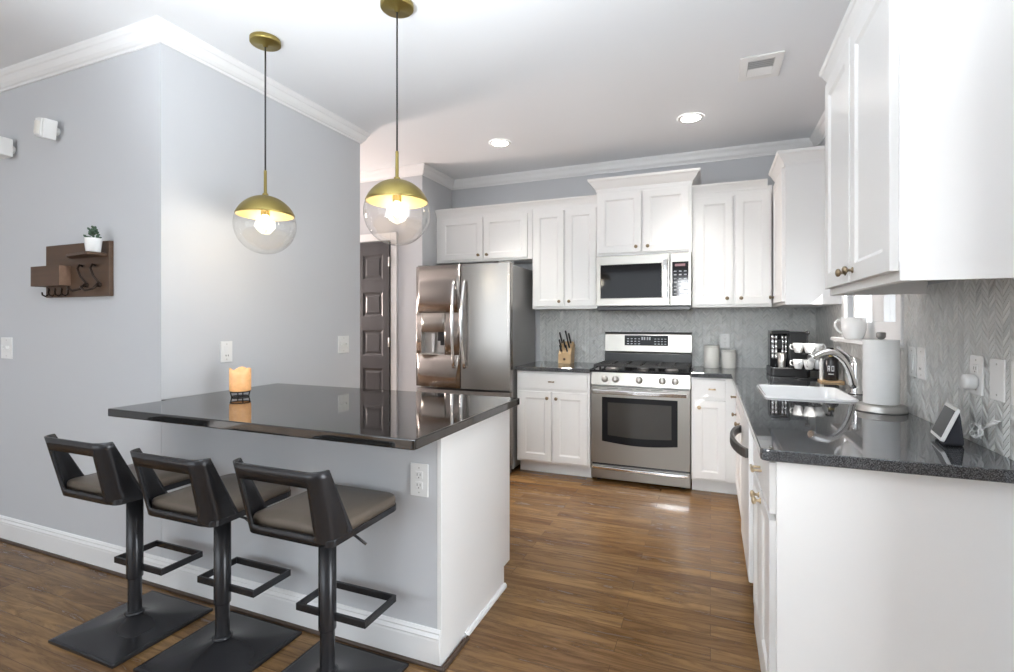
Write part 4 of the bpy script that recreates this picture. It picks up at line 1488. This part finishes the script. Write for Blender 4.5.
for bx_, by_, br in ((-0.755, 4.20, 0.045), (-0.755, 4.46, 0.036), (-0.285, 4.20, 0.042), (-0.285, 4.46, 0.034), (-0.52, 4.33, 0.040)):
    MB().lathe([(0, 0.0), (br * 1.25, 0.0), (br * 1.2, 0.008), (br, 0.010), (br, 0.020), (br * 0.9, 0.024), (0, 0.025)], (bx_, by_, 0.9055), n=24).build('burner', M['burner'], cko)
for gx0, gx1 in ((rx0 + 0.02, -0.655), (-0.645, -0.395), (-0.385, rx1 - 0.02)):
    gm = MB()
    z = 0.938
    fr_ = [(gx0, ryf + 0.045, z), (gx1, ryf + 0.045, z), (gx1, 4.545, z), (gx0, 4.545, z)]
    gm.strap(fr_, 0.016, 0.014, closed=True)
    xm_ = (gx0 + gx1) / 2
    gm.strap([(xm_, ryf + 0.045, z), (xm_, 4.545, z)], 0.014, 0.012)
    for y in (4.19, 4.33, 4.47):
        gm.strap([(gx0, y, z), (gx1, y, z)], 0.014, 0.012)
    for a in (gx0, gx1):
        for y in (ryf + 0.045, 4.545, 4.33):
            gm.box(a - 0.008, a + 0.008, y - 0.008, y + 0.008, 0.906, z)
    gm.build('grate', M['iron'], cko, bevel=0.002)
bg = MB()
bg.prism([(4.585, 0.906), (4.645, 0.906), (4.645, 1.196), (4.600, 1.196), (4.580, 1.185), (4.572, 1.030), (4.585, 1.018)], YZ, rx0 + 0.012, rx1 - 0.006)
bgo = bg.build('back_guard', M['steel'], t, bevel=0.003)
MB().box(rx0 + 0.012, rx1 - 0.006, 4.572, 4.586, 0.907, 1.014).build('back_vent', M['black_plastic'], bgo, bevel=0.002)
MB().box(rx0 + 0.010, rx1 - 0.004, 4.586, 4.646, 1.1965, 1.203).build('top_cap', M['black_plastic'], bgo, bevel=0.002)
dp = MB()
dp.prism([(4.572, 1.085), (4.582, 1.085), (4.5865, 1.175), (4.5765, 1.175)], YZ, -0.712, -0.340)
dpo = dp.build('display_panel', M['black_gloss'], bgo)
pr = MB()
for k in range(4):
    for j in range(3):
        for sx in (-0.690 + k * 0.032, -0.455 + k * 0.028):
            z = 1.098 + j * 0.022
            yq = 4.572 + (z - 1.085) / 0.09 * 0.0045 - 0.0006
            pr.box(sx, sx + 0.016, yq - 0.0003, yq + 0.002, z, z + 0.005)
for x in (-0.565, -0.545, -0.520, -0.500):
    yq = 4.572 + 0.0020
    pr.box(x, x + 0.013, yq - 0.0006, yq + 0.002, 1.135, 1.160)
pr.build('panel_print', M['display'], dpo)

# ------------------------------------------------------------------ microwave
t = thing('microwave', 'stainless over-the-range microwave with black window and keypad', 'microwave', (-0.52, 4.4, 1.40))
my = 4.262
mx0, mx1, mz0, mz1 = -0.896, -0.139, 1.428, 1.846
MB().box(mx0 + 0.002, mx1 - 0.002, my + 0.001, YB - 0.009, 1.405, mz1).build('body', M['steel_dark'], t, bevel=0.002)
MB().box(mx0 + 0.006, mx1 - 0.006, my - 0.020, my + 0.05, 1.388, 1.424).build('vent_grille', M['black_plastic'], t, bevel=0.006)
FMw = FB(my)
xs_ = -0.300
md_ = MB()
md_.cells([mx0, -0.857, -0.365, xs_ - 0.002], [mz0, 1.492, 1.770, mz1], lambda i, j: not (i == 1 and j == 1), my - 0.034, my)
md_.v = [(x, z, y) for x, y, z in md_.v]
mdo = md_.build('door', M['steel'], t, bevel=0.003)
MB().box(-0.858, -0.364, my - 0.031, my - 0.004, 1.491, 1.771).build('door_window', M['black_gloss'], mdo)
hm = MB()
hm.prism(rrect(-0.352, -0.316, my - 0.072, my - 0.052, 0.008, 4), XY, 1.478, 1.795)
for z in (1.495, 1.765):
    hm.box(-0.345, -0.323, my - 0.056, my - 0.033, z, z + 0.018)
tag(hm.build('handle', M['chrome'], mdo, bevel=0.003), 'upright bright handle')
cpl = MB()
cpl.box(xs_ + 0.002, mx1, my - 0.034, my, mz0, mz1)
cpo = cpl.build('control_panel', M['steel'], t, bevel=0.003)
kp = MB().box(-0.283, -0.160, my - 0.037, my - 0.033, 1.500, 1.775).build('keypad', M['black_gloss'], cpo)
kk = MB()
for j in range(7):
    for i in range(3):
        x, z = -0.270 + i * 0.038, 1.516 + j * 0.030
        w = 0.020
        kk.box(x, x + w, my - 0.0376, my - 0.0365, z, z + (0.010 if j % 2 else 0.006))
kk.build('keypad_print', M['display'], kp)
MB().box(-0.262, -0.185, my - 0.0376, my - 0.0365, 1.738, 1.758).build('clock', M['red_led'], kp)

# ------------------------------------------------------------------ counter things, rear
t = thing('knife_block', 'light wood knife block with black-handled knives left of the range', 'knife block', (-1.23, 4.50, 0.914))
kb = MB()
# slanted block, leans back towards the wall; front face low, top face slopes
kx0, kx1 = -1.290, -1.172
kb.prism([(4.440, 0.9145), (4.575, 0.9145), (4.600, 1.080), (4.545, 1.115), (4.440, 1.000)], YZ, kx0, kx1)
kb.build('block', M['wood_light'], t, bevel=0.004)
lf_ = MB()
lf_.lathe([(0, 0), (0.012, 0), (0.012, 0.001), (0, 0.0012)], (-1.232, 4.4398, 0.955), (0, -1, 0), 16)
lf_.build('emblem', M['wood_dark'], t)
nrm = Vector((0, -0.738, 0.674))
for i, (a, q, L_, cat_) in enumerate(((-1.272, 0.80, 0.115, 'topmost'), (-1.215, 0.82, 0.130, ''), (-1.190, 0.80, 0.105, ''), (-1.272, 0.45, 0.085, ''), (-1.232, 0.45, 0.085, ''), (-1.194, 0.45, 0.085, ''), (-1.262, 0.15, 0.07, ''), (-1.205, 0.15, 0.07, ''))):
    p = Vector((a, 4.440 + 0.105 * q, 1.000 + 0.115 * q))
    d = (nrm + Vector((-0.10, 0, 0.55))).normalized()
    lab = ['tallest black knife handle at the left of the knife block', 'longest black knife handle at the middle back of the knife block', 'black knife handle at the right back of the knife block', 'short black knife handle in the left of the middle row', 'short black knife handle in the centre of the middle row', 'short black knife handle in the right of the middle row', 'small black steak knife handle low on the left of the block', 'small black steak knife handle low on the right of the block'][i]
    kt = thing('knife', lab, 'knife', p, 'knives in the block')
    h = MB()
    s_ = d.cross(Vector((1, 0, 0))).normalized()
    pl = [(-0.008, 0), (0.008, 0), (0.0075, L_ * 0.3), (0.009, L_ * 0.7), (0.010, L_ * 0.95), (0.006, L_), (-0.008, L_), (-0.009, L_ * 0.6)]
    h.prism(pl, lambda u, v, w: tuple(p + d * (v + 0.010) + s_ * u + Vector((w, 0, 0))), -0.006, 0.006)
    h.build('handle', M['black_plastic'], kt, bevel=0.002)
    MB().prism([(-0.008, 0.0006), (0.008, 0.0006), (0.008, 0.010), (-0.008, 0.010)], lambda u, v, w: tuple(p + d * v + s_ * u + Vector((w, 0, 0))), -0.002, 0.002).build('bolster', M['satin'], kt)


def canister(x, y, r, h, label):
    t = thing('canister', label, 'canister', (x, y, 0.914), 'cream canisters right of the range')
    z = 0.9143
    MB().lathe([(0, 0), (r - 0.004, 0), (r, 0.004), (r, h - 0.018), (r - 0.003, h - 0.014), (0, h - 0.014)], (x, y, z), n=32).build('jar', M['canister'], t)
    MB().lathe([(0, h - 0.0135), (r + 0.001, h - 0.0135), (r + 0.001, h - 0.003), (r - 0.003, h), (0, h)], (x, y, z), n=32).build('lid', M['canister'], t)
    MB().lathe([(r - 0.002, h - 0.0139), (r + 0.0012, h - 0.0139), (r + 0.0012, h - 0.0131), (r - 0.002, h - 0.0131), (r - 0.002, h - 0.0139)], (x, y, z), n=32).build('seal', M['knob'], t)


canister(0.008, 4.52, 0.060, 0.185, 'taller cream canister next to the range')
canister(0.142, 4.54, 0.056, 0.150, 'shorter cream canister beside the taller one')

# coffee machine: drip base, tall body, brew head, chrome-ribbed tank
t = thing('coffee_machine', 'black coffee machine with chrome pod column in the rear corner', 'coffee machine', (0.50, 4.15, 0.914))
z0 = 0.9143
b = MB()
b.prism(rrect(0.395, 0.640, 3.985, 4.30, 0.02, 4), XY, z0, z0 + 0.055)
b.build('base', M['black_plastic'], t, bevel=0.004)
MB().prism(rrect(0.405, 0.535, 3.990, 4.10, 0.015, 4), XY, z0 + 0.0555, z0 + 0.060).build('drip_tray', M['chrome'], t)
MB().box(0.515, 0.632, 4.03, 4.30, z0 + 0.055, z0 + 0.310).build('body', M['black_plastic'], t, bevel=0.008)
MB().box(0.405, 0.515, 4.13, 4.30, z0 + 0.055, z0 + 0.300).build('rear_column', M['black_gloss'], t, bevel=0.006)
MB().prism(rrect(0.405, 0.520, 4.03, 4.28, 0.012, 4), XY, z0 + 0.296, z0 + 0.318).build('top_cap', M['black_plastic'], t, bevel=0.003)
for k, x in enumerate((0.420, 0.442, 0.482, 0.504)):
    tb = MB()
    for j in range(5):
        tb.lathe([(0, 0), (0.008, 0), (0.010, 0.004), (0.010, 0.030), (0.007, 0.034), (0, 0.034)], (x, 4.105, z0 + 0.115 + j * 0.035), n=12)
    tag(tb.build('pod_tube', M['chrome'], t), 'column of shiny coffee pods')
MB().box(0.450, 0.474, 4.08, 4.13, z0 + 0.19, z0 + 0.25).build('spout', M['black_plastic'], t, bevel=0.003)
cp_ = thing('travel_cup', 'small steel cup standing on the coffee machine tray', 'cup', (0.470, 4.045, 0.975))
MB().lathe([(0, 0), (0.021, 0), (0.024, 0.004), (0.028, 0.10), (0.026, 0.10), (0.022, 0.008), (0, 0.006)], (0.470, 4.045, z0 + 0.0605), n=24).build('cup_body', M['satin'], cp_)

# two-tier cup stand
t = thing('cup_stand', 'black wire two-tier cup stand beside the coffee machine', 'cup stand', (0.604, 3.885, 0.914))
sx, sy = 0.604, 3.885
w = MB()
w.lathe([(0, 0), (0.075, 0), (0.078, 0.004), (0.075, 0.010), (0, 0.012)], (sx, sy, z0), n=28)
w.tube([(sx, sy, z0 + 0.01), (sx, sy, z0 + 0.30)], 0.006, 10)
w.lathe([(0, 0.295), (0.013, 0.298), (0.015, 0.308), (0.010, 0.320), (0, 0.323)], (sx, sy, z0), n=14)
w.build('post', M['black_metal'], t)
tiers = (z0 + 0.068, z0 + 0.176)
for z in tiers:
    r_ = MB()
    r_.tube([(sx + 0.082 * math.cos(2 * PI * k / 32), sy + 0.082 * math.sin(2 * PI * k / 32), z - 0.004) for k in range(32)], 0.003, 8, closed=True)
    r_.tube([(sx + 0.030 * math.cos(2 * PI * k / 20), sy + 0.030 * math.sin(2 * PI * k / 20), z - 0.004) for k in range(20)], 0.003, 8, closed=True)
    for k in range(6):
        a = k * PI / 3
        r_.tube([(sx, sy, z - 0.004), (sx + 0.082 * math.cos(a), sy + 0.082 * math.sin(a), z - 0.004)], 0.0025, 6)
    r_.build('tier_ring', M['black_metal'], t)


def espresso_cup(x, y, z, ang, label):
    t = thing('espresso_cup', label, 'cup', (x, y, z), 'white cups on the cup stand')
    MB().lathe([(0, 0), (0.020, 0), (0.022, 0.004), (0.030, 0.030), (0.034, 0.062), (0.032, 0.062), (0.027, 0.030), (0.018, 0.006), (0, 0.005)], (x, y, z), n=24).build('cup_body', M['ceramic'], t)
    h = MB()
    c, s_ = math.cos(ang), math.sin(ang)
    h.tube([(x + c * r, y + s_ * r, z + q) for r, q in ((0.031, 0.050), (0.045, 0.052), (0.050, 0.038), (0.042, 0.024), (0.027, 0.020))], 0.0035, 8)
    h.build('handle', M['ceramic'], t)


for zi, (z, tn) in enumerate(zip(tiers, ('lower', 'upper'))):
    for k, (dx, dy, wd) in enumerate(((-0.058, -0.030, 'left'), (0.000, -0.062, 'front'), (0.060, -0.022, 'right'))):
        espresso_cup(sx + dx, sy + dy, z, math.atan2(dy, dx) - 0.5, f'white cup at the {wd} of the {tn} tier of the cup stand')

# soap bottle and steel canister by the window
t = thing('soap_bottle', 'dark soap bottle with pump and pale lettering behind the faucet', 'soap bottle', (0.705, 3.72, 0.914))
bx, by = 0.712, 3.735
MB().lathe([(0, 0), (0.036, 0), (0.040, 0.004), (0.040, 0.125), (0.034, 0.140), (0.016, 0.152), (0.014, 0.160), (0, 0.160)], (bx, by, z0 + 0.012), n=28).build('bottle', M['amber_soap'], t)
pm = MB()
pm.lathe([(0, 0.160), (0.017, 0.160), (0.017, 0.178), (0.006, 0.182), (0.006, 0.200), (0, 0.200)], (bx, by, z0 + 0.012), n=16)
pm.tube([(bx + 0.01, by, z0 + 0.212), (bx - 0.02, by - 0.012, z0 + 0.212), (bx - 0.035, by - 0.018, z0 + 0.204)], 0.006, 10)
pm.build('pump', M['black_plastic'], t)
MB().lathe([(0.0182, 0.150), (0.0182, 0.164), (0, 0.165)], (bx, by, z0 + 0.012), n=16).build('collar', M['brass'], t)
lb = MB()


def ring_patch(m, cx_, cy_, r, a0, a1, za, zb, n=8):
    vs, fs = [], []
    for k in range(n + 1):
        a = a0 + (a1 - a0) * k / n
        for z in (za, zb):
            vs.append((cx_ + r * math.cos(a), cy_ + r * math.sin(a), z))
    for k in range(n):
        fs.append((2 * k, 2 * k + 2, 2 * k + 3, 2 * k + 1))
    m.add(vs, fs, True)


ac = math.atan2(-by, -bx)
for a_, b_, za, zb in ((-0.50, -0.40, 0.070, 0.105), (-0.26, -0.16, 0.070, 0.105), (-0.40, -0.26, 0.098, 0.105), (-0.40, -0.26, 0.082, 0.088), (0.02, 0.12, 0.070, 0.105), (0.30, 0.40, 0.070, 0.105), (0.12, 0.30, 0.098, 0.105), (0.12, 0.30, 0.070, 0.077), (-0.4, 0.35, 0.050, 0.055)):
    ring_patch(lb, bx, by, 0.0405, ac + a_, ac + b_, z0 + za, z0 + zb)
lb.build('lettering', M['label'], t)
ty = MB()
ty.prism(rrect(0.645, 0.775, 3.705 - 0.03, 3.80, 0.012, 4), XY, z0, z0 + 0.011)
tag(ty.build('soap_tray', M['wood_light'], None, (0.71, 3.73, z0), bevel=0.002), 'small wooden tray under the dark soap bottle', 'tray')
t = thing('slim_bottle', 'white slim bottle standing left of the dark soap bottle on the tray', 'bottle', (0.660, 3.74, z0 + 0.0115))
MB().lathe([(0, 0), (0.010, 0), (0.011, 0.003), (0.011, 0.110), (0.006, 0.122), (0.006, 0.135), (0, 0.136)], (0.660, 3.745, z0 + 0.0115), n=16).build('bottle_body', M['white_plastic'], t)

# big white cup on the window sill
t = thing('sill_cup', 'large white cup with ear handle on the window sill', 'cup', (0.722, 3.40, WZ0))
ux, uy = 0.737, 3.31
MB().lathe([(0, 0), (0.040, 0), (0.043, 0.005), (0.052, 0.022), (0.059, 0.055), (0.062, 0.120), (0.059, 0.120), (0.055, 0.057), (0.046, 0.028), (0.034, 0.010), (0, 0.009)], (ux, uy, WZ0 + 0.0005), n=36).build('cup_body', M['ceramic'], t)
h = MB()
c, s_ = math.cos(PI * 0.86), math.sin(PI * 0.86)
h.tube([(ux + c * r, uy + s_ * r, WZ0 + q) for r, q in ((0.058, 0.098), (0.075, 0.104), (0.089, 0.094), (0.090, 0.072), (0.079, 0.050), (0.065, 0.038), (0.050, 0.030))], 0.0068, 10)
h.build('handle', M['ceramic'], t)

# paper towel
px, py = 0.679, 2.603
t = thing('paper_towel_holder', 'brushed metal paper towel holder with round base and grey knob', 'paper towel holder', (px, py, 0.914))
MB().lathe([(0, 0), (0.090, 0), (0.092, 0.003), (0.092, 0.006), (0.089, 0.008), (0.089, 0.024), (0.084, 0.030), (0.012, 0.032), (0, 0.032)], (px, py, z0), n=48).build('base', M['satin'], t)
MB().tube([(px, py, z0 + 0.03), (px, py, z0 + 0.315)], 0.006, 12).build('rod', M['satin'], t)
MB().lathe([(0, 0.306), (0.010, 0.308), (0.017, 0.318), (0.0175, 0.334), (0.014, 0.338), (0, 0.339)], (px, py, z0), n=24).build('knob', M['burner'], t)
r_ = MB()
prof = [(0.021, 0.0), (0.063, 0.0), (0.0645, 0.002), (0.0645, 0.270), (0.063, 0.272), (0.021, 0.272), (0.021, 0.0)]
r_.lathe(prof, (px, py, z0 + 0.0335), n=48)
tag(r_.build('paper_towel_roll', M['paper'], None, (px, py, z0 + 0.0335)), 'white paper towel roll on the metal holder', 'paper towels')

# smart display on its wedge stand
BL, BR = Vector((0.678, 2.082, 0.930)), Vector((0.656, 1.936, 0.930))
TL, TR = Vector((0.727, 2.101, 1.030)), Vector((0.701, 1.930, 1.030))
eu = (BR - BL)
ew = (TL - BL)
nv = eu.cross(ew).normalized()
if nv.x > 0:
    nv = -nv
t = thing('smart_display', 'small tilted smart display with pale rim and charcoal base on the right counter', 'smart display', (0.70, 2.0, 0.914))
sc = MB()


def qd(a, b, d):
    return tuple(BL + eu * a + ew * b + nv * d)


sc.prism(rrect(0, 1, 0, 1, 0.06, 4), qd, -0.010, 0.0)
sc.build('front_bezel', M['white_plastic'], t, bevel=0.0015)
sc = MB()
sc.prism([(0.06, 0.09), (0.94, 0.09), (0.94, 0.91), (0.06, 0.91)], qd, 0.0, 0.0012)
tag(sc.build('screen', M['screen'], t), 'dim grey screen')
ws = MB()
bk0 = Vector((0.745, 2.060, z0))
bk1 = Vector((0.722, 1.950, z0))
f0 = Vector((0.684, 2.066, z0))
f1 = Vector((0.664, 1.948, z0))
A = [Vector(qd(0.03, 0.06, -0.0105)), Vector(qd(0.97, 0.06, -0.0105)), Vector(qd(0.97, 0.96, -0.0105)), Vector(qd(0.03, 0.96, -0.0105))]
ws.add([f0, f1, bk1, bk0, A[0], A[1], A[2], A[3]], [(0, 1, 2, 3), (0, 4, 5, 1), (4, 7, 6, 5), (7, 3, 2, 6), (1, 5, 6, 2), (0, 3, 7, 4)])
ws.build('speaker_base', M['fabric'], t, bevel=0.008)

# plug in the outlet and its cable with a coil behind the display
t = thing('plug_adapter', 'round white plug adapter pushed into the outlet above the display', 'plug', (0.77, 2.02, 1.105))
MB().lathe([(0, 0), (0.022, 0), (0.0245, 0.004), (0.0245, 0.022), (0.021, 0.029), (0, 0.030)], (XR - 0.0172, 2.020, 1.108), (-1, 0, 0), 28).build('housing', M['white_plastic'], t)
cb = MB()
pts = [Vector((0.735, 2.02, 0.935)), Vector((0.752, 2.00, 0.945))]
for k in range(40):
    a = 2 * PI * k / 16 + 2.6
    pts.append(Vector((0.757 + 0.006 * math.sin(k), 1.975 + 0.030 * math.cos(a), 0.962 + 0.022 * math.sin(a))))
pts += [Vector((0.764, 1.93, 0.985)), Vector((0.768, 1.885, 1.006)), Vector((0.774, 1.875, 1.012))]
cb.tube(pts, 0.0022, 8)
cb.tube([Vector((0.764, 1.93, 0.985)), Vector((0.768, 1.885, 1.006))], 0.006, 8)
tag(cb.build('power_cable', M['white_plastic'], None, (0.75, 1.98, 0.93)), 'coiled pale power cable lying behind the smart display', 'cable')
